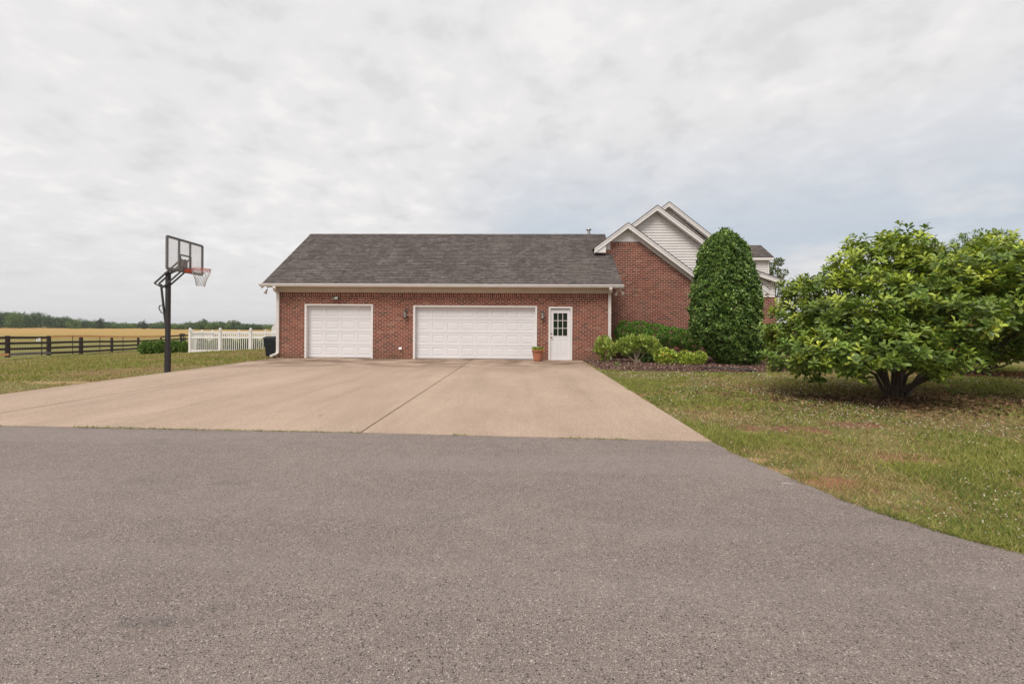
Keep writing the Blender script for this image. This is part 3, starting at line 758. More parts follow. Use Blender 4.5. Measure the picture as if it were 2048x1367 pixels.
# --- gables
def lap(mb, poly, y, exp=.115, out=.026):
    """lapped siding filling a convex polygon (x,z), facing -y"""
    zs = [p[1] for p in poly]; z = min(zs)
    def span(z):
        xs = []
        for (x0, z0), (x1, z1) in zip(poly, poly[1:] + poly[:1]):
            if (z0 - z) * (z1 - z) <= 0 and abs(z1 - z0) > 1e-6: xs.append(x0 + (x1 - x0) * (z - z0) / (z1 - z0))
        return (min(xs), max(xs)) if xs else None
    while z < max(zs) - .002:
        z1 = min(z + exp, max(zs) - .001); a = span(z + 1e-4); b = span(z1 - 1e-4)
        if a and b:
            mb.face([(a[0], y - out, z), (a[1], y - out, z), (b[1], y, z1), (b[0], y, z1)])
            mb.face([(a[0], y, z), (a[1], y, z), (a[1], y - out, z), (a[0], y - out, z)])
        z = z1
def gable_roof(peak, slope, xleft, xright, y0, y1, th=.16, board=.19, name='roof', kink=None):
    """peak (x,z); planes fall left to xleft and right to xright; rake boards on the front edge"""
    px, pz = peak
    def zz(x): return pz - slope * abs(x - px)
    mb = MB()
    for xe in (xleft, xright):
        xa, za = xe, zz(xe)
        L = math.hypot(px - xa, pz - za); n = int(L / .14); sx = 1 if px > xa else -1
        ux, uz = (px - xa) / L, (pz - za) / L; nx_, nz_ = -uz * sx, abs(ux)
        for i in range(n + 1):
            a = i * .14; b = min(L, a + .14)
            if b - a < .004: continue
            A = (xa + ux * a, za + uz * a); B_ = (xa + ux * b, za + uz * b)
            la = (A[0] + nx_ * .018, A[1] + nz_ * .018); lb = (B_[0] + nx_ * .003, B_[1] + nz_ * .003)
            mb.face([(la[0], y0 - .03, la[1]), (la[0], y1, la[1]), (lb[0], y1, lb[1]), (lb[0], y0 - .03, lb[1])])
            mb.face([(A[0], y0 - .03, A[1] - .004), (A[0], y1, A[1] - .004), (la[0], y1, la[1]), (la[0], y0 - .03, la[1])])
            mb.face([(la[0], y0 - .03, la[1]), (lb[0], y0 - .03, lb[1]), (B_[0], y0 - .03, B_[1] - .02), (A[0], y0 - .03, A[1] - .02)])
        mb.face([(xa, y0, za - .02), (px, y0, pz - .02), (px, y1, pz - .02), (xa, y1, za - .02)])
    mb.build(name, MAT['shingle'], house, fixn=False)
    rk = MB(); sf = MB()
    for xe in (xleft, xright):
        za = zz(xe); v = board / math.cos(math.atan(slope))
        for (o0, o1, yy, tk) in ((.022, v * .42, y0 - .018, .02), (v * .42, v, y0, .02)):
            rk.mesh([(xe, yy, za - o0), (px, yy, pz - o0), (px, yy, pz - o1), (xe, yy, za - o1), (xe, yy + tk + .02, za - o0), (px, yy + tk + .02, pz - o0), (px, yy + tk + .02, pz - o1), (xe, yy + tk + .02, za - o1)],
                    [(0, 1, 2, 3), (4, 7, 6, 5), (3, 2, 6, 7), (0, 3, 7, 4)])
        sf.mesh([(xe, y0 + .03, za - v + .02), (px, y0 + .03, pz - v + .02), (px, y0 + .42, pz - v + .02), (xe, y0 + .42, za - v + .02)], [(0, 1, 2, 3)])
    rk.build('rake_board', MAT['white'], house, fixn=False); sf.build('soffit', MAT['white'], house, fixn=False)
    return zz, board / math.cos(math.atan(slope))

SL = .75
y1 = 19.85
pk1 = P(1256.5, 445, y1); lf1 = P(1189, 494, y1).x
zz1, v1 = gable_roof((pk1.x, pk1.z), SL, lf1, pk1.x + (pk1.z - 3.05) / SL, y1, 24.5)
W1 = y1 + .30; bt = P(1250, 483.5, W1).z; bl = P(1222, 484, W1).x; br = P(1281, 484, W1).x
r1 = pk1.x + (pk1.z - 3.15) / SL - .3
mb = MB(); mb.prism([(3.3, -.05), (r1, -.05), (r1, zz1(r1) - v1 - .02), (br + .02, bt - .001), (bl - .3, bt - .001), (3.3, 4.2)], W1, W1 + .2)
mb.build('wall', MAT['brick'], house)
mb = MB(); mb.prism([(bl - .3, bt - .18), (br, bt - .18), (br - .16, bt), (bl - .3, bt)], W1 - .002, W1 + .2); mb.build('soldier_course', MAT['soldier'], house)
mb = MB(); k = 26; x0g, x1g = lf1 + .35, br + .0
for i in range(k):   # vertical board panel in the gable tip
    xa = x0g + (x1g - x0g) * i / k; xb = x0g + (x1g - x0g) * (i + 1) / k - .006; lo = bt + .002 if xb > bl - .02 else bt - .35
    ha, hb = zz1(xa) - v1 + .03, zz1(xb) - v1 + .03
    if max(ha, hb) > lo + .01: mb.mesh([(xa, W1 - .02, lo), (xb, W1 - .02, lo), (xb, W1 - .02, max(lo, hb)), (xa, W1 - .02, max(lo, ha)), (xa, W1, lo), (xb, W1, lo)], [(0, 1, 2, 3), (0, 4, 5, 1)])
mb.box(x0g, x1g, W1 + .001, W1 + .03, bt - .3, bt)
mb.build('gable_panel', MAT['siding'], house, fixn=False)
print('FRIEZE', zz1(br) - v1 - bt, v1); mb = MB(); v = max(.12, zz1(br) - v1 - bt)   # frieze board under the right rake
for (xa, xb) in ((br - .45, r1),):
    mb.mesh([(xa, W1 - .03, zz1(xa) - v1 + .02), (xb, W1 - .03, zz1(xb) - v1 + .02), (xb, W1 - .03, zz1(xb) - v1 - v), (xa, W1 - .03, zz1(xa) - v1 - v), (xa, W1, zz1(xa) - v1 - v), (xb, W1, zz1(xb) - v1 - v)], [(0, 1, 2, 3), (3, 2, 5, 4)])
mb.build('frieze', MAT['siding'], house, fixn=False)

mb = MB(); zr = zz1(lf1) - v1 + .03; mb.prism([(lf1 + .01, zr), (lf1 + .5, zr), (lf1 + .5, zz1(lf1 + .5) - v1 + .05)], y1 + .045, W1 + .3); mb.build('eave_return', MAT['white'], house)
y2 = 21.0; pk2 = P(1315, 410, y2); er2 = P(1541, 579, y2)
SL2 = (pk2.z - er2.z) / (er2.x - pk2.x)
zz2, v2 = gable_roof((pk2.x, pk2.z), SL2, pk2.x - 4.6, er2.x, y2, 31)
W2 = y2 + .35; xr2 = P(1517, 600, W2).x
mb = MB(); lap(mb, [(pk2.x - 4, zz2(pk2.x - 4) - v2), (xr2, zz2(pk2.x - 4) - v2), (xr2, zz2(xr2) - v2), (pk2.x, pk2.z - v2)], W2, .125)
mb.build('gable_siding', MAT['siding'], house, fixn=False)
mb = MB(); mb.prism([(3.5, -.05), (xr2, -.05), (xr2, zz2(xr2) - v2), (pk2.x, pk2.z - v2 - .02), (3.5, zz2(3.5) - v2 - .05)], W2 + .02, 31); mb.build('wall', MAT['brick'], house)
mb = MB(); za = er2.z - .25   # boxed eave return
mb.prism([(xr2 - .05, za), (er2.x - .02, za + .10), (er2.x - .02, za + .22), (xr2 - .05, zz2(xr2) - .05)], y2 + .03, y2 + .36); mb.build('eave_return', MAT['white'], house)
mb = MB(); mb.box(er2.x - .02, er2.x + .1, y2 - .02, 30.5, er2.z - .12, er2.z - .01); mb.build('gutter', MAT['white'], house)

y3 = 24.0; pk3 = P(1338.5, 403, y3); bk3 = P(1513, 540, y3); er3 = P(1569, 559, y3)
SL3 = (pk3.z - bk3.z) / (bk3.x - pk3.x)
zz3, v3 = gable_roof((pk3.x, pk3.z), SL3, pk3.x - 5.0, bk3.x, y3, 36)
W3 = y3 + .35
# flared lower pitch at the right
mb = MB(); mb.slab([(bk3.x, y3 - .03, bk3.z), (er3.x, y3 - .03, er3.z), (er3.x, 36, er3.z), (bk3.x, 36, bk3.z)], .05); mb.build('porch_roof', MAT['shingle'], house)
mb = MB()
for (o0, o1, yy) in ((.03, .11, y3 - .018), (.11, .27, y3)):
    mb.mesh([(bk3.x - .05, yy, bk3.z - o0 + .02), (er3.x, yy, er3.z - o0), (er3.x, yy, er3.z - o1), (bk3.x - .05, yy, bk3.z - o1 + .02), (bk3.x - .05, yy + .04, bk3.z - o1 + .02), (er3.x, yy + .04, er3.z - o1)], [(0, 1, 2, 3), (3, 2, 5, 4)])
mb.mesh([(bk3.x, y3 + .03, bk3.z - .25), (er3.x, y3 + .03, er3.z - .25), (er3.x, y3 + .4, er3.z - .25), (bk3.x, y3 + .4, bk3.z - .25)], [(0, 1, 2, 3)])
mb.build('rake_board', MAT['white'], house, fixn=False)
bz3 = P(1540, 594, W3).z; xr3 = P(1553, 620, W3).x; xs3 = er3.x - .3
mb = MB(); lap(mb, [(9, bz3), (xs3, bz3), (xs3, er3.z - .24), (bk3.x, bk3.z - .24), (9, bk3.z - .24)], W3, .14)
zlo = bk3.z - .24
lap(mb, [(pk3.x - 4.6, zz3(pk3.x - 4.6) - v3), (pk3.x + 4.4, zz3(pk3.x - 4.6) - v3), (pk3.x, pk3.z - v3)], W3, .14)
mb.build('gable_siding', MAT['siding'], house, fixn=False)
mb = MB(); mb.prism([(9, -.05), (xr3, -.05), (xr3, bz3), (9, bz3)], W3 + .02, 36); mb.build('wall', MAT['brick'], house)
mb = MB(); mb.prism([(5, bz3), (xs3 - .02, bz3), (xs3 - .02, er3.z - .26), (bk3.x, bk3.z - .26), (pk3.x, pk3.z - v3 - .05), (5, zz3(5) - v3 - .1)], W3 + .04, 35.9); mb.build('gable_siding', MAT['siding'], house)
mb = MB(); mb.box(xr3 + .002, xr3 + .11, W3 - .06, W3 + .03, -.03, bz3 - .02); mb.build('downspout', MAT['spout'], house)
# dormer
yd = 27.0; da_ = P(1470, 489, yd + 1.3); dbr = P(1534, 489, yd + 1.3); deR = P(1548, 514, yd)
mb = MB(); roof_plane(mb, 10.5, deR.x, yd, deR.z, yd + 1.5, dbr.z, base=.06, x1t=deR.x)
roof_plane(mb, 10.5, deR.x, yd + 3.0, deR.z, yd + 1.5, dbr.z, base=.06)
mb.build('dormer_roof', MAT['shingle'], house, fixn=False)
dx1 = P(1538, 530, yd + .25).x
mb = MB(); lap(mb, [(10, 3.8), (dx1 - .08, 3.8), (dx1 - .08, deR.z - .14), (10, deR.z - .14)], yd + .25, .105); mb.box(10, dx1 - .01, yd + .26, yd + 2.75, 3.8, deR.z - .1)
mb.mesh([(dx1 - .01, yd + .26, deR.z - .1), (dx1 - .01, yd + 2.75, deR.z - .1), (dx1 - .01, yd + 1.5, dbr.z - .1)], [(0, 1, 2)])
mb.build('dormer_wall', MAT['siding'], house, fixn=False)
mb = MB(); mb.box(10, deR.x, yd + .0, yd + .03, deR.z - .17, deR.z - .03); mb.box(10, deR.x - .02, yd + .03, yd + .25, deR.z - .16, deR.z - .14); mb.box(dx1 - .08, dx1, yd + .22, yd + .26, 3.8, deR.z - .16)
mb.mesh([(deR.x - .01, yd, deR.z - .03), (deR.x - .01, yd + 1.5, dbr.z - .03), (deR.x - .01, yd + 1.5, dbr.z - .2), (deR.x - .01, yd, deR.z - .17)], [(0, 1, 2, 3)])
mb.build('fascia', MAT['white'], house, fixn=False)
# vent stack
vp = P(1177.5, 468, 22.6)
mb = MB(); mb.lathe([(.07, -.5), (.07, .18)], vp, 14); mb.lathe([(.0, .29), (.10, .27), (.13, .22), (.13, .19), (.07, .17)], vp, 14); mb.build('vent_stack', MAT['galv'], house, fixn=False)

# ------------------------------------------------------------------ wall lamps and fittings
def lantern(px, py, label, yaw=0):
    c = P(px, py, D); root = thing('wall_lantern', label, 'wall lamp', (c.x, D, c.z), 'black wall lanterns beside the garage doors')
    mb = MB(); mb.lathe([(0, -.022), (.05, -.02), (.06, -.006), (.06, 0)], (c.x, D, c.z + .11), 14, 'y')
    mb.tube([(c.x, D - .02, c.z + .11), (c.x, D - .07, c.z + .17), (c.x - .01, D - .13, c.z + .16), (c.x - .01, D - .14, c.z + .12)], .009, 8); mb.build('bracket', MAT['black'], root, fixn=False)
    lx, ly, lz = c.x - .01, D - .14, c.z
    mb = MB(); mb.lathe([(0, .13), (.012, .12), (.02, .09), (.085, .045), (.088, .03), (0, .03)], (lx, ly, lz), 6); mb.build('cap', MAT['grey'], root, fixn=False)
    mb = MB(); mb.lathe([(.074, .03), (.055, -.13)], (lx, ly, lz), 6); mb.build('glass', MAT['lampglass'], root, fixn=False)
    mb = MB(); mb.lathe([(.014, -.12), (.014, -.02), (.02, -.01), (0, .01)], (lx, ly, lz), 8); mb.build('bulb', MAT['plastic'], root, fixn=False)
    mb = MB(); mb.lathe([(0, -.13), (.06, -.13), (.062, -.145), (.03, -.16), (.012, -.19), (0, -.195)], (lx, ly, lz), 6)
    for k in range(6):
        a = 2 * math.pi * k / 6; mb.beam((lx + .076 * math.cos(a), ly + .076 * math.sin(a), lz + .03), (lx + .057 * math.cos(a), ly + .057 * math.sin(a), lz - .13), .008, .008)
    mb.build('frame', MAT['dgrey'], root, fixn=False)
lantern(812, 628, 'small black wall lantern on brick between the two garage doors')
lantern(1085.5, 630, 'black wall lantern between wide garage door and entry door')
c = P(673.5, 596, D)
root = thing('wall_floodlight', 'small bronze box floodlight on brick above the narrow garage door', 'wall light', (c.x, D, c.z))
mb = MB(); mb.mesh([(c.x - .11, D - .03, c.z + .10), (c.x + .08, D - .03, c.z + .10), (c.x + .12, D - .17, c.z - .06), (c.x - .13, D - .17, c.z - .06), (c.x - .11, D, c.z + .10), (c.x + .08, D, c.z + .10), (c.x + .12, D, c.z - .08), (c.x - .13, D, c.z - .08)],
                   [(0, 1, 2, 3), (0, 4, 5, 1), (1, 5, 6, 2), (0, 3, 7, 4), (3, 2, 6, 7), (4, 7, 6, 5)]); mb.build('housing', plain('verdigris_bronze', (.16, .18, .13), .5, .4, .2, var=.4, vs=20), root)
mb = MB(); mb.mesh([(c.x - .02, D - .078, c.z + .06), (c.x + .07, D - .078, c.z + .06), (c.x + .10, D - .166, c.z - .045), (c.x - .04, D - .166, c.z - .045)], [(0, 1, 2, 3)]); mb.build('lens', MAT['plastic'], root)
c = P(801, 697, D); root = thing('outlet_cover', 'pale weatherproof outlet cover low on brick wall between garage doors', 'outlet', (c.x, D, c.z))
mb = MB(); mb.box(c.x - .04, c.x + .04, D - .04, D, c.z - .04, c.z + .04); mb.build('box', MAT['plastic'], root)
mb = MB(); mb.mesh([(c.x - .05, D - .045, c.z + .04), (c.x + .05, D - .045, c.z + .04), (c.x + .05, D - .07, c.z - .01), (c.x - .05, D - .07, c.z - .01), (c.x - .05, D - .04, c.z + .05), (c.x + .05, D - .04, c.z + .05)], [(0, 1, 2, 3), (0, 4, 5, 1)]); mb.build('flap', MAT['galv'], root)

def floodlight(px, py, Y, label, heads, name='floodlight'):
    c = P(px, py, Y); zt = gb + .02; root = thing(name, label, 'floodlight', (c.x, Y, zt), None)
    mb = MB(); mb.lathe([(.05, 0), (.05, -.03), (0, -.035)], (c.x, Y, zt), 12); mb.build('mount', MAT['plastic'], root, fixn=False)
    for (dx, dy) in heads:
        e = Vector((c.x + dx * .10, Y + dy * .08, c.z + .02)); dirv = Vector((dx * .5, dy, -.75)).normalized()
        mb = MB(); mb.tube([(c.x, Y, zt - .02), (c.x + dx * .05, Y + dy * .03, (zt + e.z) / 2 + .02), e], .012, 7)
        mb.tube([e, e + dirv * .05, e + dirv * .10, e + dirv * .17, e + dirv * .175], [.022, .036, .042, .066, .045], 14); mb.build('lamp_head', MAT['plastic'], root, fixn=False)
floodlight(536.5, 580, 18.15, 'single bell floodlight hanging under the left end of the garage eave', [(-.3, -.4)])
floodlight(1238, 584, 18.2, 'white twin floodlight under the right end of the garage eave', [(-.8, -.5), (.8, -.6)])
c = P(1528, 592, y2 + .15)
root = thing('floodlight', 'white twin floodlight under the house eave right of the tall conical shrub', 'floodlight', (c.x, c.y, c.z))
for dx in (-.9, .9):
    e = Vector((c.x + dx * .08, c.y, c.z + .06)); dv = Vector((dx * .8, -.5, -.4)).normalized()
    mb = MB(); mb.tube([(c.x, c.y, c.z + .16), e], .012, 7); mb.tube([e, e + dv * .05, e + dv * .15], [.025, .04, .065], 12); mb.build('lamp_head', MAT['plastic'], root, fixn=False)

# ------------------------------------------------------------------ basketball hoop
pb = G(335, 746); pb.y = 12.75; pb.x = P(335.5, 700, 12.75).x
hoop = thing('basketball_hoop', 'tall black pole basketball hoop with clear backboard standing at the concrete edge', 'basketball hoop', (pb.x, pb.y, 0))
ptop = P(337, 546, pb.y).z
mb = MB(); mb.beam((pb.x, pb.y, -.05), (pb.x, pb.y, ptop), .105, .105, bev=.012); mb.beam((pb.x, pb.y, -.05), (pb.x, pb.y, .62), .122, .122, bev=.012); mb.build('pole', MAT['black'], hoop)
mb = MB(); mb.box(pb.x - .065, pb.x + .065, pb.y - .065, pb.y + .065, ptop, ptop + .02); mb.build('pole_cap', MAT['dgrey'], hoop)
# backboard: near vertical edge at px 333, far vertical edge at px 405
bn = P(334.0, 504, pb.y - .78); bf = P(404.5, 520, pb.y + .80)
bzt = P(333, 472, pb.y - .78).z; bzb = P(333, 536.5, pb.y - .78).z
hd = Vector((bf.x - bn.x, bf.y - bn.y, 0)).normalized(); hn = Vector((hd.y, -hd.x, 0))    # hn faces the court (+x)
bw = math.hypot(bf.x - bn.x, bf.y - bn.y); o0 = Vector((bn.x, bn.y, 0)); bh = bzt - bzb
def BP(u, z, w=0): return o0 + hd * u + hn * w + Vector((0, 0, z))
mb = MB(); fw = .06
def bar(mb, u0, z0, u1, z1, wd, dp, off=0): mb.beam(BP(u0, z0, off), BP(u1, z1, off), dp, wd, up=hn.cross((BP(u1, z1) - BP(u0, z0)).normalized()))
bar(mb, 0, bzt, bw, bzt, fw, .04); bar(mb, 0, bzb, bw, bzb, fw + .01, .04); bar(mb, 0, bzb, 0, bzt, fw, .042); bar(mb, bw, bzb, bw, bzt, fw, .042)
fr_ = mb.build('backboard_frame', MAT['grey'], hoop, fixn=False)
mb = MB(); mb.mesh([BP(.02, bzb + .02), BP(bw - .02, bzb + .02), BP(bw - .02, bzt - .02), BP(.02, bzt - .02)], [(0, 1, 2, 3)]); mb.build('backboard', MAT['acrylic'], hoop, fixn=False)
mb = MB(); u1_, u2_ = bw * .345, bw * .66
bar(mb, u1_, bzb, u1_, bzt, .06, .03, -.03); mb.build('back_strut', MAT['dgrey'], hoop, fixn=False)
mb = MB(); bar(mb, u2_, bzb, u2_, bzt, .06, .03, -.03); mb.build('back_strut', MAT['dgrey'], hoop, fixn=False)
mb = MB(); t0, t1 = bzb + .10, bzb + bh * .52; a_, b_ = bw * .35, bw * .65
bar(mb, a_, t0, a_, t1, .045, .004, .006); bar(mb, b_, t0, b_, t1, .045, .004, .006); bar(mb, a_, t1, b_, t1, .045, .004, .007); bar(mb, a_, t0, b_, t0, .045, .004, .007); mb.build('target_square', MAT['grey'], hoop, fixn=False)
# lift arms: four-bar from pole head to board
um = bw * .5
mb = MB()
for s in (-.09, .09):
    A0 = Vector((pb.x - .34, pb.y, P(318, 567, pb.y).z)) + hd * s; A1 = BP(um, bzb + .36, -.05) + hd * s; mb.beam(A0, A1, .022, .045)
    B0 = Vector((pb.x - .1, pb.y, ptop - .42)) + hd * s; B1 = BP(um, bzb + .02, -.05) + hd * s; mb.beam(B0, B1, .022, .04)
    mb.beam(A0, Vector((pb.x - .1, pb.y, ptop - .42)) + hd * s, .02, .035)
    mb.beam(Vector((pb.x, pb.y, ptop)) + hd * s, BP(um, bzb + .15, -.05) + hd * s, .022, .04)
mb.beam(BP(um, bzb + .12, -.05), BP(u1_, t1 - .02, -.03), .02, .03); mb.beam(BP(um, bzb + .12, -.05), BP(u2_, t1 - .02, -.03), .02, .03); mb.beam(BP(um, bzb + .02, -.05), BP(um, bzb + .34, -.05), .06, .22)
mb.build('lift_arm', MAT['dgrey'], hoop, fixn=False)
mb = MB(); q = [P(322, 568, pb.y), P(327, 612, pb.y), P(331, 650, pb.y)]
mb.tube([q[0], q[1], q[2]], [.028, .032, .022], 10); mb.build('actuator', MAT['dgrey'], hoop, fixn=False)
mb = MB(); q = [P(326, 610, pb.y), P(319, 611, pb.y), P(318, 617, pb.y), P(323, 625, pb.y), P(327.5, 627, pb.y)]; mb.tube(q, .017, 8); mb.build('crank_handle', MAT['grey'], hoop, fixn=False)
# rim and net
rz_ = P(400, 537.5, pb.y).z; rc = BP(um, 0, .20 + .229); rc.z = rz_
ring = [rc + Vector((math.cos(a), math.sin(a), 0)) * .229 for a in np.linspace(0, 2 * math.pi, 41)[:-1]]
mb = MB(); mb.tube(ring, .010, 8, closed=True)
for s in (-.075, .075):
    mb.tube([BP(um + s, rz_ - .10, .02), BP(um + s, rz_ - .06, .12), BP(um + s * 1.6, rz_ - .008, .17)], .008, 7)
low = [p + Vector((0, 0, -.07)) for p in ring[::1] if True]
lw = [rc + Vector((math.cos(a), math.sin(a), 0)) * .215 + Vector((0, 0, -.06)) for a in np.linspace(0, 2 * math.pi, 41)[:-1]]
mb.tube(lw, .006, 6, closed=True)
mb.beam(BP(um, rz_ - .06, .01), BP(um, rz_ - .06, .15), .16, .09, up=(0, 0, 1)); mb.build('rim', MAT['orange'], hoop, fixn=False)
mb = MB(); NS = 12; lev = 7
for k in range(NS):
    for sgn in (1, -1):
        path = []
        for j in range(lev + 1):
            t = j / lev; r = .222 * (1 - t) ** 1.1 * .55 + .105 + .06 * max(0, 1 - t * 2.2); r = min(r, .222)
            a = 2 * math.pi * (k + sgn * j * .5) / NS
            path.append(rc + Vector((math.cos(a) * r - .02 * t, math.sin(a) * r, -.008 - .48 * t)))
        mb.tube(path, .0042, 4)
for k in (2, 3): mb.tube([rc + Vector((.08, .03 * k - .08, -.43)), rc + Vector((.10, .03 * k - .08, -.53))], .004, 4)
mb.build('net', MAT['net'], hoop, fixn=False)

# ------------------------------------------------------------------ wheeled bin
bc = P(547, 716, 18.75); bx, by = bc.x + .02, 18.75
binr = thing('wheeled_bin', 'black wheeled rubbish bin against the left side of the garage', 'bin', (bx, by, 0))
h_ = .80
mb = MB(); bot = [(-.19, -.24), (.19, -.24), (.19, .22), (-.19, .22)]; top = [(-.25, -.33), (.25, -.33), (.25, .31), (-.25, .31)]
mb.mesh([(bx + x, by + y, .04) for x, y in bot] + [(bx + x, by + y, h_ - .10) for x, y in top] + [(bx + x * 1.05, by + y * 1.05, h_ - .09) for x, y in top] + [(bx + x * 1.05, by + y * 1.05, h_ - .02) for x, y in top],
        [(0, 3, 2, 1)] + [(r * 4 + k, r * 4 + (k + 1) % 4, r * 4 + 4 + (k + 1) % 4, r * 4 + 4 + k) for r in range(3) for k in range(4)])
for xx in (-.12, .12): mb.beam((bx + xx, by - .25, .1), (bx + xx, by - .318, h_ - .14), .05, .02)
mb.build('body', MAT['bin'], binr)
mb = MB(); L_ = [(-.28, -.36), (.28, -.36), (.28, .34), (-.28, .34)]
mb.mesh([(bx + x, by + y, h_ - .018) for x, y in L_] + [(bx + x, by + y, h_ + .01) for x, y in L_] + [(bx + x * .7, by + y * .7, h_ + .07) for x, y in L_], [(0, 3, 2, 1), (8, 9, 10, 11)] + [(r * 4 + k, r * 4 + (k + 1) % 4, r * 4 + 4 + (k + 1) % 4, r * 4 + 4 + k) for r in range(2) for k in range(4)])
mb.build('lid', MAT['bin'], binr)
for s in (-1, 1):
    mb = MB(); mb.lathe([(0, -.03), (.10, -.03), (.11, -.01), (.11, .02), (.10, .03), (0, .03)], (bx + s * .22, by + .2, .11), 18, 'x'); mb.build('wheel', MAT['black'], binr, fixn=False)

# ------------------------------------------------------------------ flower pot
pc = G(1075.5, 721.5); px_, py_ = pc.x, 17.62; px_ = P(1075.5, 710, py_).x
pot = thing('flower_pot', 'terracotta pot of yellow green bedding plants in front of the brick beside entry door', 'flower pot', (px_, py_, .012))
mb = MB(); mb.lathe([(0, .012), (.135, .012), (.15, .03), (.155, .05), (.20, .28), (.215, .40), (.235, .405), (.24, .45), (.225, .455), (.215, .42), (.2, .40), (0, .40)], (px_, py_, 0), 28); mb.build('pot', MAT['terracotta'], pot, fixn=False)
mb = MB(); mb.lathe([(0, .43), (.2, .415)], (px_, py_, 0), 20); mb.build('soil', MAT['mulch'], pot, fixn=False)
N = 420; a = rng.random(N) * 6.283; r = .2 * np.sqrt(rng.random(N)); p = np.stack([px_ + r * np.cos(a), py_ + r * np.sin(a), .42 + .10 * rng.random(N)], 1)
leafmesh('foliage', MAT['leaf'], p, rdir(N) + np.array([0, 0, .5]), rdir(N) * .6 + np.array([0, -.2, 1.]), .075 + .03 * rng.random(N), .045, tints(N, (.13, .26, .05), (.30, .40, .08), .2), 'quad', pot)
N = 110; a = rng.random(N) * 6.283; r = .14 + .09 * rng.random(N); p = np.stack([px_ + r * np.cos(a), py_ + r * np.sin(a), .45 + .07 * rng.random(N)], 1)
leafmesh('blossoms', MAT['leaf'], p, rdir(N) + np.array([0, 0, .3]), rdir(N) * .5 + np.array([0, -.6, .6]), .04, .04, tints(N, (.70, .50, .05), (.75, .40, .04), .1), 'quad', pot)

# ------------------------------------------------------------------ board fence at left
fpx = [-92, 15, 97.5, 162, 223.5, 276.5, 322]; fd = [25.4, 27.6, 30.2, 32.6, 36.6, 41.0, 47.0]
ftop = [673.5, 672, 672, 671, 672.5, 672.5, 671.5]
posts = []
for x, d_, t in zip(fpx, fd, ftop):
    p = P(x, t, d_); posts.append((p.x, p.y, gzf(p.x, p.y), p.z))
for k, x in enumerate((362, 405, 450)):
    p = P(x, 668.5, 48 + .3 * k); posts.append((p.x, p.y, gzf(p.x, p.y), p.z))
fence = thing('board_fence', 'weathered dark four board fence with one bright orange top board along the field', 'fence', (posts[3][0], posts[3][1], posts[3][2]))
for i, (x, y, zb, zt) in enumerate(posts):
    w = .24 if i < 4 else .19
    mb = MB(); mb.tube([(x, y, zb - .3), (x + .01, y, (zb + zt) / 2), (x, y, zt + .03)], [w * .52, w * .5, w * .47], 10); mb.build('post', MAT['darkwood'], fence, fixn=False)
for i, ((x0, y0, b0, t0), (x1, y1_, b1, t1)) in enumerate(zip(posts[:-1], posts[1:])):
    dv = Vector((x1 - x0, y1_ - y0, 0)).normalized(); nv = Vector((dv.y, -dv.x, 0)) * .14
    for r, fr in enumerate((.93, .66, .39, .13)):
        z0 = b0 + (t0 - b0) * fr; z1 = b1 + (t1 - b1) * fr; m = MAT['darkwood']; lab = None
        if r == 0 and i in (2, 3, 4, 5): m = MAT['newwood']; lab = 'bright orange new top board'; z0 += .06; z1 += .06
        if r == 3 and i == 0: m = MAT['newwood']; lab = 'bright orange new bottom board'
        if r == 3 and i == 1: m = MAT['greywood']; lab = 'pale grey bottom board'
        sag = random.uniform(-.02, .02)
        mb = MB(); A = Vector((x0, y0, z0)) + nv; B_ = Vector((x1, y1_, z1)) + nv; mm = A.lerp(B_, .5) + Vector((0, 0, sag)); mb.beam(A, mm, .03, .15); mb.beam(mm, B_, .03, .15)
        o = mb.build('rail', m, fence, fixn=False)
        if lab: o['label'] = lab
mb = MB()
for i, ((x0, y0, b0, t0), (x1, y1_, b1, t1)) in enumerate(zip(posts[:6], posts[1:7])):
    n_ = 16
    for k in range(1, n_):
        t = k / n_; x, y, b_, tt = x0 + (x1 - x0) * t + .1, y0 + (y1_ - y0) * t, b0 + (b1 - b0) * t, t0 + (t1 - t0) * t
        mb.beam((x, y, b_ + .05), (x, y, b_ + (tt - b_) * .9), .006, .006)
    for k in range(6):
        f = .08 + .15 * k; mb.beam((x0 + .1, y0, b0 + (t0 - b0) * f), (x1 + .1, y1_, b1 + (t1 - b1) * f), .005, .005)
mb.build('wire_mesh', MAT['dgrey'], fence, fixn=False)
for i, t in ((1, .76), (2, .66), (3, .52), (4, .33)):
    (x0, y0, b0, t0), (x1, y1_, b1, t1) = posts[i], posts[i + 1]; x, y, b_, tt = x0 + (x1 - x0) * t + .16, y0 + (y1_ - y0) * t, b0 + (b1 - b0) * t, t0 + (t1 - t0) * t
    mb = MB(); mb.beam((x, y, b_), (x, y, tt), .03, .03); mb.build('stake', MAT['darkwood'], fence, fixn=False)
s = P(83, 679, 29.5)
mb = MB(); mb.box(s.x - .14, s.x + .14, s.y - .2, s.y - .19, s.z - .11, s.z + .11); tag(mb.build('fence_sign', MAT['sign']), 'small white sign hung on the dark board fence', 'sign')

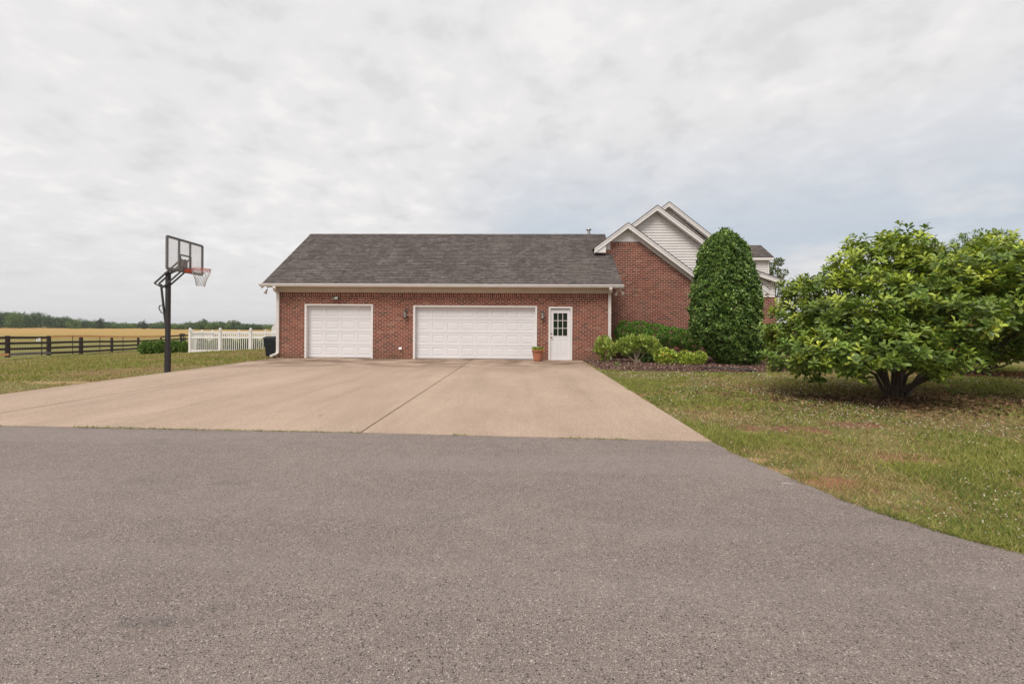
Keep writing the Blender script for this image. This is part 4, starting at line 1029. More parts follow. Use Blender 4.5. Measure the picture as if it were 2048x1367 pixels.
# ------------------------------------------------------------------ white vinyl fences
def vinyl_fence(pts, label, hgt=1.28, n_pick=14, rails3=True, name='vinyl_fence', group=None):
    root = thing(name, label, 'fence', (pts[0][0], pts[0][1], pts[0][2]), group)
    for (x, y, zt) in pts:
        zb = zt - hgt - .12
        mb = MB(); mb.beam((x, y, zb), (x, y, zt - .02), .13, .13, bev=.008); o = mb.build('post', MAT['vinyl'], root, fixn=False)
        mb = MB(); mb.lathe([(0, 0), (.10, 0), (.10, .03), (.06, .045), (.04, .06), (.06, .08), (.075, .11), (.07, .145), (.045, .175), (0, .185)], (x, y, zt - .02), 12); mb.build('ball_cap', MAT['vinyl'], o, fixn=False)
    for (a, b) in zip(pts[:-1], pts[1:]):
        A = Vector(a); B_ = Vector(b); L = (B_ - A).length; d_ = (B_ - A).normalized()
        def rail(f, h): 
            o = Vector((0, 0, -hgt * (1 - f) - .06)); mb.beam(A + o + d_ * .065, B_ + o - d_ * .065, .05, h)
        mb = MB(); rail(.98, .09); rail(.72, .09); rail(.07, .13); mb.build('rail', MAT['vinyl'], root, fixn=False)
        mb = MB()
        for k in range(n_pick):
            p = A.lerp(B_, (k + 1) / (n_pick + 1)); zt = p.z - .06 - hgt * .02 - .045
            mb.beam((p.x, p.y, p.z - .06 - hgt * .89), (p.x, p.y, p.z - .06 - hgt * .28 - .04), .034, .02)
            mb.beam((p.x, p.y, p.z - .06 - hgt * .28 + .045), (p.x, p.y, zt), .038, .02)
        mb.build('pickets', MAT['vinyl'], root, fixn=False)
    return root
FD = 26.2
def top(px, py, d): p = P(px, py, d); return (p.x, p.y, p.z)
vinyl_fence([top(380.5, 661, FD), top(440.5, 661, FD), top(501.5, 661.3, FD), top(563, 661.8, FD)], 'white vinyl picket fence with ball capped posts running up to the garage', 1.22)
vinyl_fence([top(384, 664, FD + .6), top(404, 664.5, FD + 3.5), top(425.5, 664.3, 33), top(478, 664, 33.3), top(531, 664, 33.5), top(590, 664, 33.5)], 'far white picket fence run seen through the nearer vinyl fence', 1.1, n_pick=12, name='vinyl_fence')

# small white outbuilding behind
sh = thing('shed', 'white sided outbuilding half hidden behind the left garage corner', 'shed', (-14, 31, -.3))
sa = P(543.5, 655, 31); mb = MB(); x0, x1 = sa.x, sa.x + 4.2; zt = sa.z + 2.1 * 1.3
lap(mb, [(x0, -.5), (x1, -.5), (x1, sa.z), ((x0 + x1) / 2, zt), (x0, sa.z)] if False else [(x0, sa.z), (x1, sa.z), ((x0 + x1) / 2, zt)], 31, .12)
lap(mb, [(x0, -.6), (x1, -.6), (x1, sa.z), (x0, sa.z)], 31, .12); mb.box(x0, x1, 31.02, 34.5, -.6, sa.z); mb.prism([(x0, sa.z), (x1, sa.z), ((x0 + x1) / 2, zt - .02)], 31.02, 34.5)
mb.build('wall', MAT['siding'], sh, fixn=False)
mb = MB(); xm = (x0 + x1) / 2
for s in (-1, 1):
    xe = xm + s * 2.1; ze = zt - 1.3 * 2.1; mb.slab([(xe, 31.0, ze + .03), (xm, 31.0, zt + .03), (xm, 34.5, zt + .03), (xe, 34.5, ze + .03)], .03)
mb.build('roof', MAT['shingle'], sh)

# ------------------------------------------------------------------ openwork garden chair behind the low shrubs
cp = P(365.5, 690, 34); cz = gzf(cp.x, cp.y); zt = P(365, 667.5, 34).z; zs = P(365, 683, 34).z
ch = thing('garden_chair', 'black openwork garden chair back showing above the low round shrubs', 'chair', (cp.x, cp.y, cz))
w2 = .21; mb = MB()
for s in (-1, 1): mb.tube([(cp.x + s * w2, cp.y + .05, zs - .1), (cp.x + s * w2, cp.y, (zs + zt) / 2), (cp.x + s * w2 * .95, cp.y - .05, zt)], .022, 8)
mb.tube([(cp.x - w2, cp.y - .05, zt), (cp.x, cp.y - .06, zt + .04), (cp.x + w2, cp.y - .05, zt)], .022, 8)
for k in range(5):
    for s in (-1, 1):
        u = -w2 + 2 * w2 * k / 4; mb.tube([(cp.x + u, cp.y, zs - .05), (cp.x + u * .2 + s * .1, cp.y - .02, (zs + zt) / 2), (cp.x - u * .9, cp.y - .05, zt)], .018, 6)
mb.build('backrest', MAT['black'], ch, fixn=False)
mb = MB(); mb.beam((cp.x, cp.y - .25, zs - .12), (cp.x, cp.y + .1, zs - .1), .44, .05); mb.build('seat', MAT['black'], ch, fixn=False)
for sx in (-1, 1):
    for sy in (-.24, .1):
        mb = MB(); mb.tube([(cp.x + sx * .19, cp.y + sy, zs - .12), (cp.x + sx * .21, cp.y + sy * 1.1, cz)], .02, 7); mb.build('leg', MAT['black'], ch, fixn=False)

# ------------------------------------------------------------------ shrubs
def ball(px, py0, py1, d, wpx, label, **k):
    a = P(px, py1, d); s = F / d; zb = gzf(a.x, d); zt = P(px, py0, d).z; r = wpx / 2 / s; h = (zt - zb) / 2
    bl = [(a.x, d, zb + h * .95, r * .85, r * .85, h * .95)]
    for q in range(6):
        an = q * 1.05 + px; bl.append((a.x + math.cos(an) * r * .42, d + math.sin(an) * r * .42, zb + h * (.8 + .35 * ((q * 7) % 3) / 2), r * .5, r * .5, h * .62))
    return shrub(k.pop('name', 'round_shrub'), label, 'shrub', (a.x, d, zb), bl, **k)
G1 = 'low round shrubs along the white fence'
boxg = dict(per_area=330, L=.075, W=.045, ca=(.075, .15, .018), cb=(.17, .28, .04), group=G1, sprig=3, stems=4)
for (px, w, y0, lab) in ((289.5, 21, 682, 'leftmost low green round shrub beside the board fence'), (305, 20, 681, 'low round shrub second from the left in the row left of the black pole'),
                         (321, 24, 680.5, 'low round shrub third from the left directly left of the black pole'), (347.5, 24, 680, 'low round shrub just right of the black pole'), (368, 19, 682, 'low round shrub between the black pole and the end post of the white fence')):
    ball(px, y0, 702, 27.2, w, lab, **boxg)
for i, (px, w, lab) in enumerate(((402, 38, 'yellow green hedge bush behind the first bay of the white fence'), (447, 56, 'yellow green hedge bush behind the middle post of the white fence'), (497, 56, 'yellow green hedge bush behind the third post of the white fence'), (535, 34, 'yellow green hedge bush behind the white fence nearest the garage'))):
    ball(px, 676, 700, 28.6, w, lab, per_area=170, L=.10, W=.06, ca=(.13, .19, .03), cb=(.28, .32, .06), group='hedge bushes inside the white fence', sprig=3, stems=4)

def multi(name, label, cat, base, bl, s, **k):
    """blobs given as (px, py, depth, rx_px, rz_px, ry_m)"""
    B = []
    for (px, py, d, rx, rz, rym) in bl:
        c = P(px, py, d); q = F / d; B.append((c.x, d, c.z, rx / q, rym, rz / q))
    return shrub(name, label, cat, base, B, **k)
# clipped hedge against the brick gable
hb = P(1300, 720, 19.0)
multi('hedge', 'dark green clipped hedge against the brick gable wall', 'hedge', (hb.x, 19.0, 0),
      [(1250, 668, 19.0, 20, 24, .5), (1280, 665, 19.0, 26, 21, .55), (1310, 668, 19.0, 26, 20, .55), (1340, 672, 19.05, 26, 19, .5), (1368, 677, 19.1, 22, 19, .5), (1258, 690, 19.0, 20, 22, .45), (1290, 692, 19.1, 26, 16, .4), (1385, 682, 19.2, 16, 20, .4)], 1,
      per_area=420, L=.06, W=.036, ca=(.07, .17, .02), cb=(.20, .37, .05), sprig=3, stems=14)
mb = None
# laurel-like shrubs in front
lb = P(1212, 727, 17.4)
multi('leafy_shrub', 'upright yellow green shrub in front of the right downspout', 'shrub', (lb.x, 17.4, .03),
      [(1208, 684, 17.4, 10, 9, .2), (1198, 696, 17.4, 9, 9, .2), (1218, 692, 17.3, 10, 9, .22), (1210, 704, 17.4, 10, 10, .2), (1193, 704, 17.35, 3.5, 4, .1), (1226, 704, 17.35, 4, 6, .1), (1212, 716, 17.4, 7, 6, .12)], 1,
      per_area=75, L=.16, W=.07, ca=(.22, .32, .045), cb=(.52, .60, .16), sprig=5, stems=9, up=.9, spread=.6)
lb = P(1274, 733, 17.0)
multi('leafy_shrub', 'wide yellow green shrub with pale bare branching stems in front of the clipped hedge', 'shrub', (lb.x, 17.0, .03),
      [(1242, 693, 17.0, 9, 9, .2), (1260, 682, 17.0, 11, 8, .25), (1272, 690, 17.0, 9, 8, .25), (1284, 684, 16.9, 10, 9, .25), (1300, 688, 17.0, 11, 10, .3), (1310, 698, 17.05, 8, 8, .25), (1292, 701, 17.1, 9, 7, .2), (1250, 702, 17.05, 7, 5, .15), (1266, 702, 17.1, 6, 5, .15)], 1,
      per_area=75, L=.16, W=.07, ca=(.22, .32, .045), cb=(.52, .60, .16), sprig=5, stems=14, up=.9, spread=.6, stemcol=MAT['bark_pale'])
ball(1294, 709, 732, 17.25, 44, 'dark green low shrub at the foot of the wide pale stemmed shrub', per_area=300, L=.08, W=.04, ca=(.03, .07, .012), cb=(.08, .14, .02), sprig=3, name='leafy_shrub')
ye = dict(per_area=200, L=.085, W=.05, ca=(.23, .34, .04), cb=(.52, .60, .10), sprig=4, extra=(.5, .26, .07), pe=.03, up=.6, group='golden shrubs in the mulch bed')
ball(1330, 697, 731, 16.7, 46, 'largest and leftmost golden low shrub in the mulch bed', **ye)
ball(1371, 703, 733, 16.5, 33, 'middle golden low shrub in the mulch bed', **ye)
ball(1399, 703, 732, 16.6, 27, 'smallest golden low shrub next to the tall conical evergreen', **ye)
ball(1235, 724, 736, 15.4, 10, 'tiny green weed tuft in the mulch before the pale stemmed shrub', per_area=200, L=.06, W=.02, ca=(.1, .2, .03), cb=(.2, .3, .06), sprig=3, name='weed', stems=2)

# conical holly
HD = 16.9; hc = P(1451, 727, HD); q = F / HD
root = thing('conical_evergreen', 'tall dense conical evergreen with glossy dark leaves against the house', 'tree', (hc.x, HD, .03))
prof = [(0.0, 738), (.0, 738)]
HOL = [(730, 1443, 1510), (724, 1432, 1519), (715, 1421, 1524), (700, 1406, 1526), (680, 1390, 1526), (660, 1379, 1525), (620, 1377, 1522), (590, 1378, 1520), (550, 1385, 1514), (520, 1392, 1503), (505, 1393, 1500), (491, 1400, 1490), (480, 1411, 1481), (472, 1421, 1472), (465, 1432, 1461)]
hz = np.array([P(1451, y, HD).z for y, a, b in HOL]); hr = np.array([((b - a) / 2 - 3) * .865 for y, a, b in HOL]) / q
hx = np.array([P((a + b) / 2, 650, HD).x for y, a, b in HOL])
M = 21000; z = hz[0] + (hz[-1] - hz[0]) * rng.random(M * 2) ; rr = np.interp(z, hz, hr); keep = rng.random(M * 2) < (rr / hr.max() + .03); z = z[keep][:M]; rr = rr[keep][:M]; M = len(z)
a = rng.random(M) * 2 * math.pi
lump = 1 + .05 * np.sin(a * 9 + z * 7) * np.sin(z * 9 + a * 3) + .26 * (fbm(a * 4.5 + 20, z * 5, 3) - .5)
dep = 1 - .16 * rng.random(M) ** 2.2 + .10 * rng.random(M) ** 9; R_ = rr * lump * dep
p = np.stack([np.interp(z, hz, hx) + R_ * np.cos(a), HD + R_ * np.sin(a), z], 1); nn = nrmz(np.stack([np.cos(a), np.sin(a), np.full(M, .35)], 1))
S = 5; p = np.repeat(p, S, 0); n = np.repeat(nn, S, 0); N = len(p); tt = np.repeat(tints(M, (.055, .115, .022), (.18, .29, .06), .26, (.33, .45, .12), .14), S, 0) * (1 + .12 * rng.normal(size=(N, 1)))
Ls = .065 + .04 * rng.random(N)
leafmesh('foliage', MAT['gloss'], p + rdir(N) * .025, nrmz(n * .7 + rdir(N) * .9 + np.array([0, 0, .35])), nrmz(n + rdir(N) * .7 + np.array([0, 0, .4])), Ls, Ls * .55, tt.clip(.004, .6), 'quad', root)
N = 260; p = np.stack([hc.x - .05 + rng.normal(size=N) * .07, HD + rng.normal(size=N) * .07, hz[-1] - .10 + .24 * rng.random(N)], 1)
leafmesh('top_sprig', MAT['gloss'], p, nrmz(rdir(N) * .6 + np.array([0, 0, .9])), rdir(N), .08, .04, tints(N, (.04, .1, .02), (.1, .2, .035), .2), 'quad', root)
mb = MB(); mb.tube([(hc.x + .1, HD, -.05), (hc.x + .05, HD, 2.0), (hc.x, HD, 4.2)], [.14, .1, .03], 10)
for k in range(40):
    zz_ = .4 + k * .1; an = k * 2.4; R_ = float(np.interp(zz_, hz, hr)) * .8; mb.tube([(hc.x + .05, HD, zz_), (hc.x + .05 + math.cos(an) * R_, HD + math.sin(an) * R_, zz_ + .3)], [.03, .008], 5)
mb.build('trunk', MAT['bark'], root, fixn=False)
# dark drain hose by its foot
mb = MB(); q0 = [G(1410, 736, .06), G(1425, 735, .06), G(1450, 737, .06), G(1480, 738, .06), G(1510, 741, .05)]; q0 = [Vector((v.x, min(v.y, 16.4), v.z)) for v in q0]; mb.tube(q0, .035, 8)
tag(mb.build('drain_hose', MAT['black'], fixn=False), 'black drain hose lying on the mulch under the conical evergreen', 'hose')

# light hedge right of the holly
multi('hedge', 'bright green low hedge right of the conical evergreen', 'hedge', (P(1545, 700, 20.5).x, 20.5, 0),
      [(1535, 672, 20.5, 18, 20, .5), (1555, 672, 20.5, 20, 19, .5), (1580, 675, 20.6, 22, 20, .5), (1540, 690, 20.5, 20, 16, .5)], 1, per_area=300, L=.07, W=.045, ca=(.10, .17, .025), cb=(.24, .33, .06), sprig=3, stems=8)

# ------------------------------------------------------------------ the big magnolia
MD = 9.45; mbp = P(1786, 790, MD)
mag = thing('magnolia', 'broad spreading magnolia shrub with large leaves and many low dark stems', 'tree', (mbp.x, MD, 0))
mblobs = [(1590, 722, 0, 52, 42, .7), (1578, 668, .3, 42, 42, .7), (1600, 615, .4, 40, 48, .7), (1598, 582, .5, 22, 26, .45), (1655, 590, .3, 42, 44, .8), (1715, 540, .4, 44, 44, .8), (1705, 515, .5, 26, 24, .5),
          (1765, 510, .4, 38, 34, .8), (1805, 498, .3, 34, 28, .7), (1690, 640, -.6, 58, 52, .9), (1770, 590, -.5, 62, 55, 1.0), (1850, 560, -.3, 55, 52, 1.0), (1640, 700, -.7, 52, 42, .8), (1720, 715, -1.2, 58, 38, .8),
          (1800, 690, -1.4, 62, 50, .8), (1870, 715, -1.2, 56, 34, .8), (1900, 640, -1.2, 62, 55, .9), (1930, 545, -.2, 55, 50, 1.0), (1975, 520, 0, 42, 36, .9), (2010, 585, -.9, 66, 60, .9), (2060, 545, .1, 60, 45, 1.0), (2110, 600, -.2, 62, 62, 1.1),
          (2040, 665, -.4, 60, 40, .9), (1965, 690, .2, 50, 32, .9), (2120, 680, .1, 50, 44, 1.0), (1630, 755, -.3, 22, 18, .3), (1740, 748, -1.3, 30, 20, .4), (1830, 745, -1.1, 34, 20, .5), (1905, 735, -1.3, 34, 18, .5),
          (1745, 494, .2, 26, 22, .6), (1818, 484, .2, 28, 17, .5), (1790, 478, .2, 22, 14, .4), (1660, 562, .1, 30, 26, .5), (1720, 600, -.4, 44, 40, .8), (1880, 520, .2, 40, 34, .7), (1990, 500, .3, 40, 26, .7), (1790, 640, 1.3, 110, 90, 1.0), (1960, 610, 1.5, 100, 80, 1.0), (1660, 660, 1.2, 70, 70, .9), (2080, 620, 1.4, 80, 70, 1.0)]
MB_ = []
for (px, py, dy, rx, rz2, ry2) in mblobs:
    d_ = MD + dy; c = P(1024 + (px - 1024), py, MD); q = F / MD
    cc = P(px, py, d_); MB_.append((cc.x, d_, cc.z, .93 * rx * d_ / F, .93 * ry2, .93 * rz2 * d_ / F))
p, n = blob_points(MB_, 32.0, .12, .24)
def proj(p):
    u = p[:, 0] * CA + p[:, 1] * SA; d = -p[:, 0] * SA + p[:, 1] * CA; w_ = p[:, 2] - H
    u, v = u / d * F, -w_ / d * F; cr, sr = math.cos(ROLL), math.sin(ROLL)
    return CX + u * cr - v * sr, CY + u * sr + v * cr
qx, qy = proj(p)
skirt = np.interp(qx, [1500, 1600, 1612, 1640, 1655, 1690, 1735, 1757, 1835, 1855, 1910, 1940, 2048, 2150], [738, 742, 768, 768, 738, 752, 755, 728, 728, 752, 748, 728, 722, 722])
keep = (qy < skirt) & (p[:, 2] > .3); p, n = p[keep], n[keep]
up_ = (n[:, 2] > -.1)[:, None]; p = p + nrmz(n + np.array([0, 0, .5])) * up_ * (.25 * rng.random((len(p), 1)) ** 5)
M = len(p); ax = nrmz(n * .75 + np.array([0, 0, .95]) + rdir(M) * .55)
S = 10; P0 = np.repeat(p, S, 0); A0 = np.repeat(ax, S, 0); N = len(P0)
# rosette: leaves fan out around the shoot axis
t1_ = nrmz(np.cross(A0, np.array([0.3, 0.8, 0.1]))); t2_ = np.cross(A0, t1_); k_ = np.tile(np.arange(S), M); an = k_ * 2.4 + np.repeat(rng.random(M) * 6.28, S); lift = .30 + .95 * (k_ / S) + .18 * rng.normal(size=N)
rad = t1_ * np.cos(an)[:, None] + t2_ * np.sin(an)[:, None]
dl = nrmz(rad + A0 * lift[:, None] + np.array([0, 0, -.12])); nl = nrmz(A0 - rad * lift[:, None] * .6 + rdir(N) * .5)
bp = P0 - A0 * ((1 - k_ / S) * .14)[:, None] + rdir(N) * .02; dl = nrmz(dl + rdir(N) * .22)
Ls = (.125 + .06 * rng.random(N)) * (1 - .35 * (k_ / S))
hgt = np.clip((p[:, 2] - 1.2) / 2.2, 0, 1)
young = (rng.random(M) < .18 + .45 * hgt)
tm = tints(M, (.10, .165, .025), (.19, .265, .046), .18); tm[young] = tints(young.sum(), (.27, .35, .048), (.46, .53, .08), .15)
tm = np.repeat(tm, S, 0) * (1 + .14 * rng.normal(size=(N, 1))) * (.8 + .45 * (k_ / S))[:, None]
rm = rng.random(N) < .0012; tm[rm] = (.28, .10, .05)
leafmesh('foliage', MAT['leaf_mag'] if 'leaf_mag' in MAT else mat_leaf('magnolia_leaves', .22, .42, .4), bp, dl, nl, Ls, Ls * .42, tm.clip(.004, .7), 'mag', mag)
# stems
mb = MB(); base = Vector((mbp.x, MD, 0))
tg = [c for i, c in enumerate(MB_) if c[2] > 1.0 and i % 2 == 0]
for i, c in enumerate(tg):
    e = Vector(c[:3]); off = Vector(((e.x - base.x) * .05, (e.y - base.y) * .06, -.05)); s0 = base + off + Vector((random.uniform(-.12, .12), random.uniform(-.1, .1), 0))
    dd = e - s0; m1 = s0 + Vector((dd.x * .18, dd.y * .18, dd.z * .22 + .16)); m2 = s0 + Vector((dd.x * .65, dd.y * .65, dd.z * .55))
    r = random.uniform(.024, .044); mb.tube([s0, m1, m2, e], [r * 1.2, r, r * .65, r * .25], 8)
    for k in range(5):
        e2 = e + Vector((random.uniform(-1, 1) * c[3], random.uniform(-1, 1) * c[4], random.uniform(-.5, 1) * c[5])) * .8; mb.tube([m2.lerp(e, .3), m2.lerp(e2, .6), e2], [r * .4, r * .3, .006], 5)
# one long low branch reaching right
e = [P(1792, 786, MD - .1), P(1825, 770, MD - .4), P(1865, 750, MD - .7), P(1900, 735, MD - .9)]
mb.tube(e, [.06, .05, .045, .03], 9)
mb.lathe([(.22, -.08), (.17, .0), (.10, .06), (0, .08)], (base.x, base.y, 0), 14)
mb.build('trunk', MAT['bark'], mag, fixn=False)
N = 14; bi = rng.integers(0, M, N); mbb = MB()
for i in bi[:8]:
    if ax[i][1] < .3: mbb.lathe([(0, 0), (.014, .015), (.017, .04), (.008, .06), (0, .068)], p[i] + ax[i] * .02, 8)
mbb.build('flower_buds', plain('pink_buds', (.45, .15, .16), .6, .3), mag, fixn=False)

# second tree behind at the right, its trunk in a ring of leaf litter
tb = G(1973, 747); 
crown_tree('shade_tree', 'dark low branched tree behind the magnolia with thin trunk in leaf litter', (tb.x, tb.y, -.03), 3.4, 2.6, .09, (.06, .11, .02), (.14, .21, .04), per_area=26, L=.18, W=.09, nblob=16, low=.30, sprig=5)
mb = MB(); mb.lathe([(1.9, -.026), (1.5, -.018), (0, -.010)], (tb.x + .8, tb.y - .1, 0), 24); tag(mb.build('leaf_litter_ring', MAT['mulch'], fixn=False), kind='structure')
tall = P(1962, 700, 27)
crown_tree('locust_tree', 'airy pale green tree rising behind the magnolia at the right edge', (tall.x, 27, -.03), 7.3, 2.3, .13, (.13, .20, .05), (.24, .32, .10), per_area=14, L=.17, W=.06, nblob=20, low=.40, sprig=5, open_=.1, flat=.45)
t2 = P(1549, 650, 40)
crown_tree('garden_tree', 'small green tree showing behind the house right of the dormer', (t2.x, 40, -.1), P(1550, 512, 40).z + .1, 1.25, .12, (.10, .13, .04), (.19, .22, .07), per_area=30, L=.2, W=.1, nblob=14, low=.35, sprig=4, open_=.2)
for (x, y) in ((44, 40), (58, 33)):
    crown_tree('field_tree', 'leafy green tree far to the right of the house beyond the lawn', (x, y, gzf(x, y)), 8, 3.6, .2, (.05, .09, .02), (.11, .17, .04), per_area=9, L=.35, W=.2, nblob=12, group='trees beyond the right lawn')

# ------------------------------------------------------------------ far tree line (a wood reading as one mass) and its distinct trees
def far_tree_pts(x, y, zb, h, r, n):
    bl = []
    for k in range(7):
        a = k * 2.4; t = k / 7; rr = r * random.uniform(.3, .65); bl.append((x + math.cos(a) * rr, y + math.sin(a) * rr, zb + h * (.22 + .62 * t), r * random.uniform(.42, .62) * (1 - .3 * t), r * .5, h * random.uniform(.16, .24)))
    return blob_points(bl, n, .3, .3)
Pl, Nl, Tl = [], [], []
prof_x = [-400, -60, 0, 40, 80, 100, 130, 150, 175, 190, 215, 250, 275, 300, 330, 360, 385, 405, 430, 470, 500, 530, 560, 640]
prof_y = [617, 619, 619, 622, 625, 628, 630, 635, 640, 640, 643, 646, 645, 646, 644, 646, 643, 642, 644, 643, 648, 651, 651, 651]
pxs = -420.0
while pxs < 640:
    d_ = random.uniform(270, 330); yt = float(np.interp(pxs, prof_x, prof_y)) + random.uniform(-2.5, 3.5)
    c = P(pxs, yt, d_); zb = gzf(c.x, d_); h = max(3.2, c.z - zb); r = random.uniform(3.2, 5.2)
    pp, nn_ = far_tree_pts(c.x, d_, zb - .4, h * .98, r, 1.3); tc = np.array(random.choice([(.10, .165, .055), (.075, .13, .05), (.13, .20, .06), (.065, .11, .045)]))
    Pl.append(pp); Nl.append(nn_); Tl.append(np.tile(tc, (len(pp), 1)))
    pxs += random.uniform(6, 12)
for az_ in np.radians(np.arange(46, 120, 1.6)):
    d_ = random.uniform(280, 330); x_, y_ = d_ * math.sin(az_), d_ * math.cos(az_); pp, nn_ = far_tree_pts(x_, y_, gzf(x_, y_) - .4, random.uniform(6, 11), random.uniform(4, 6), .7)
    Pl.append(pp); Nl.append(nn_); Tl.append(np.tile(np.array((.08, .135, .05)), (len(pp), 1)))
p = np.concatenate(Pl); n = np.concatenate(Nl); tc = np.concatenate(Tl)
S = 3; p = np.repeat(p, S, 0); n = np.repeat(n, S, 0); tc = np.repeat(tc, S, 0); N = len(p)
o = leafmesh('tree_line', MAT['leaf'], p + rdir(N) * .7, nrmz(n + rdir(N)), nrmz(n + rdir(N) * .6 + np.array([0, 0, .5])), 0.6 + .3 * rng.random(N), .5, tc * (1 + .2 * rng.normal(size=(N, 1))).clip(.5, 1.6), 'quad')
tag(o, 'hazy green wood along the far side of the golden field', 'wood', kind='stuff')
for (px, yt, w, name, lab, ca) in ((406, 639.5, 5.5, 'field_tree', 'tallest dark tree of the far tree line above the white fence', (.05, .085, .04)), (466, 642, 7.5, 'field_tree', 'broad light green tree of the far tree line above the white fence', (.10, .145, .05)),
                                   (201, 636, 3.8, 'field_tree', 'dark lone tree with a pointed top in a gap of the far tree line', (.045, .07, .04)), (286, 642, 3.4, 'field_tree', 'small dark tree of the far tree line left of the black pole', (.045, .07, .04))):
    d_ = 285; c = P(px, yt, d_); zb = gzf(c.x, d_)
    crown_tree(name, lab, (c.x, d_, zb), (c.z - zb), w * .62, .3, ca, tuple(v * 1.5 for v in ca), per_area=1.4, L=.9, W=.6, nblob=12, low=.12, sprig=3, flat=.75)

# ------------------------------------------------------------------ grass
def lawn_ok(x, y):
    ok = np.ones(len(x), bool)
    eYx = np.interp(x, [-40, E[0].x, E[1].x, E[2].x, 6], [E[0].y, E[0].y, E[1].y, E[2].y, E[2].y])
    creep = .16 * fbm(x * 2.2 + 4, y * 2.2 + 9, 4) - .055
    ok &= ~((x > XL - .0) & (x < XR - creep * .5) & (y > 5.45))
    ok &= ~((y <= np.minimum(eYx, 5.60)) & (x < asph_right(np.minimum(y, eY[-1])) - creep))
    ok &= ~((x < XL + .1) & (y < eYx + .02)); ok &= ~in_bed(x, y); ok &= ~((x > xl - .05) & (x < 14) & (y > D - .03))
    return ok
def fence_side(x, y):   # True on the lawn side of the board fence
    fy = np.interp(y, [0, 27.6, 48], [-26, -30.5, -36.8]); return (x > fy) & (y < 48)
def bare_shade_mask(x, y):  # thins grass on bare soil and over the magnolia's painted shade
    b = np.zeros(len(x)); wn = fbm(x * 3.2 + 7, y * 3.2 + 3, 3)
    for (cx, cy, rx, ry, _) in BARE_SHADE: b = np.maximum(b, 1.0 - (((x - cx) / rx) ** 2 + ((y - cy) / ry) ** 2 + (wn - .5) * 3).clip(0, 1))
    return b
def lawn(n, th0, th1, d0_, d1_):
    th = np.radians(th0 + (th1 - th0) * rng.random(n)); d_ = np.exp(math.log(d0_) + (math.log(d1_) - math.log(d0_)) * rng.random(n))
    x = d_ * np.sin(th); y = d_ * np.cos(th); d = d_
    k = lawn_ok(x, y) & fence_side(x, y); x, y, d = x[k], y[k], d[k]
    pat = fbm(x * .7 + 31, y * .7 + 12, 5); fine = fbm(x * 5.5, y * 5.5, 4); den = .5 * pat + .5 * fine
    bm_ = bare_shade_mask(x, y)
    k = rng.random(len(x)) < np.clip((.575 - den) * 10, .22, 1) * (1 - .85 * bm_); return x[k], y[k], d[k], pat[k], fine[k]
for (n, a0, a1, r0, r1) in ((620000, 8, 56, 2.2, 26), (300000, -56, -14, 8.3, 60)):
    x, y, d, pat, fine = lawn(n, a0, a1, r0, r1)
    e_ = lawn(170000, 56, 96, 2.2, 32) if a0 > 0 else lawn(60000, -88, -56, 9, 60)
    x, y, d, pat, fine = [np.concatenate(q_) for q_ in zip((x, y, d, pat, fine), e_)]; N = len(x)
    tall_ = np.clip((.5 - pat) * 5, 0, 1)
    L = (.028 + .040 * rng.random(N)) * (1 + .7 * tall_) ; W = np.maximum(.0036, d * .00080) * (.7 + .6 * rng.random(N)); L = L * np.clip(.85 + d * .012, 1, 1.25)
    dirs = nrmz(np.stack([rng.normal(size=N) * .75, rng.normal(size=N) * .75, .35 + rng.random(N) * .9], 1)); nl = nrmz(rdir(N) * np.array([1, 1, .2]) + np.array([0, 0, .35]))
    g1_, g2_, st_ = np.array((.15, .20, .038)), np.array((.40, .40, .11)), np.array((.50, .37, .19))
    t = np.clip(rng.random(N) * .7 + (fine - .35) * .9, 0, 1)[:, None]; c = g1_ * (1 - t) + g2_ * t
    dry = rng.random(N) < np.clip(.28 + (pat - .44) * 2.2, .15, .75) + (.12 if a0 < 0 else 0); c[dry] = st_ * (.55 + .6 * rng.random((dry.sum(), 1)))
    c = c * (1 + (.24 if a0 > 0 else .12) * rng.normal(size=(N, 1))).clip(.4, 1.7)
    z = gz(x, y) - .032 + .036 * (((x > 0) & (x < asph_right(np.minimum(y, eY[-1]))) & (y < 5.5)) | ((x > -5) & (x < XR) & (y > 5.4)))
    o = leafmesh('lawn_grass', MAT['grass'], np.stack([x, y, z], 1), dirs, nl, L, W, c, 'blade'); tag(o, ('short patchy mown grass with bare soil beside the road right of the driveway' if a0 > 0 else 'short mown grass between the driveway and the board fence'), 'grass', kind='stuff')
    print('grass', N)
# clover and plantain leaves + white clover heads
n = 60000; th = np.radians(8 + 48 * rng.random(n)); d = np.exp(math.log(2.3) + math.log(18 / 2.3) * rng.random(n)); x, y = d * np.sin(th), d * np.cos(th)
k = lawn_ok(x, y); x, y, d = x[k], y[k], d[k]; cl = fbm(x * .9 + 50, y * .9 + 8, 4); k = (cl > .52) & (rng.random(len(x)) < .8); x, y, d = x[k], y[k], d[k]; N = len(x)
leaf_n = nrmz(rdir(N) * .5 + np.array([0, 0, 1.])); o = leafmesh('clover_patch', MAT['grass'], np.stack([x, y, .0 + .018 * rng.random(N)], 1), nrmz(rdir(N) * np.array([1, 1, .2])), leaf_n, np.maximum(.016, d * .0022), np.maximum(.014, d * .002), tints(N, (.06, .12, .03), (.12, .19, .05), .2), 'quad')
tag(o, 'low clover leaves growing through the right lawn', 'clover', kind='stuff')
n = 7500; th = np.radians(8 + 48 * rng.random(n)); d = np.exp(math.log(2.6) + math.log(17 / 2.6) * rng.random(n) ** .8); x, y = d * np.sin(th), d * np.cos(th); k = lawn_ok(x, y); x, y, d = x[k], y[k], d[k]
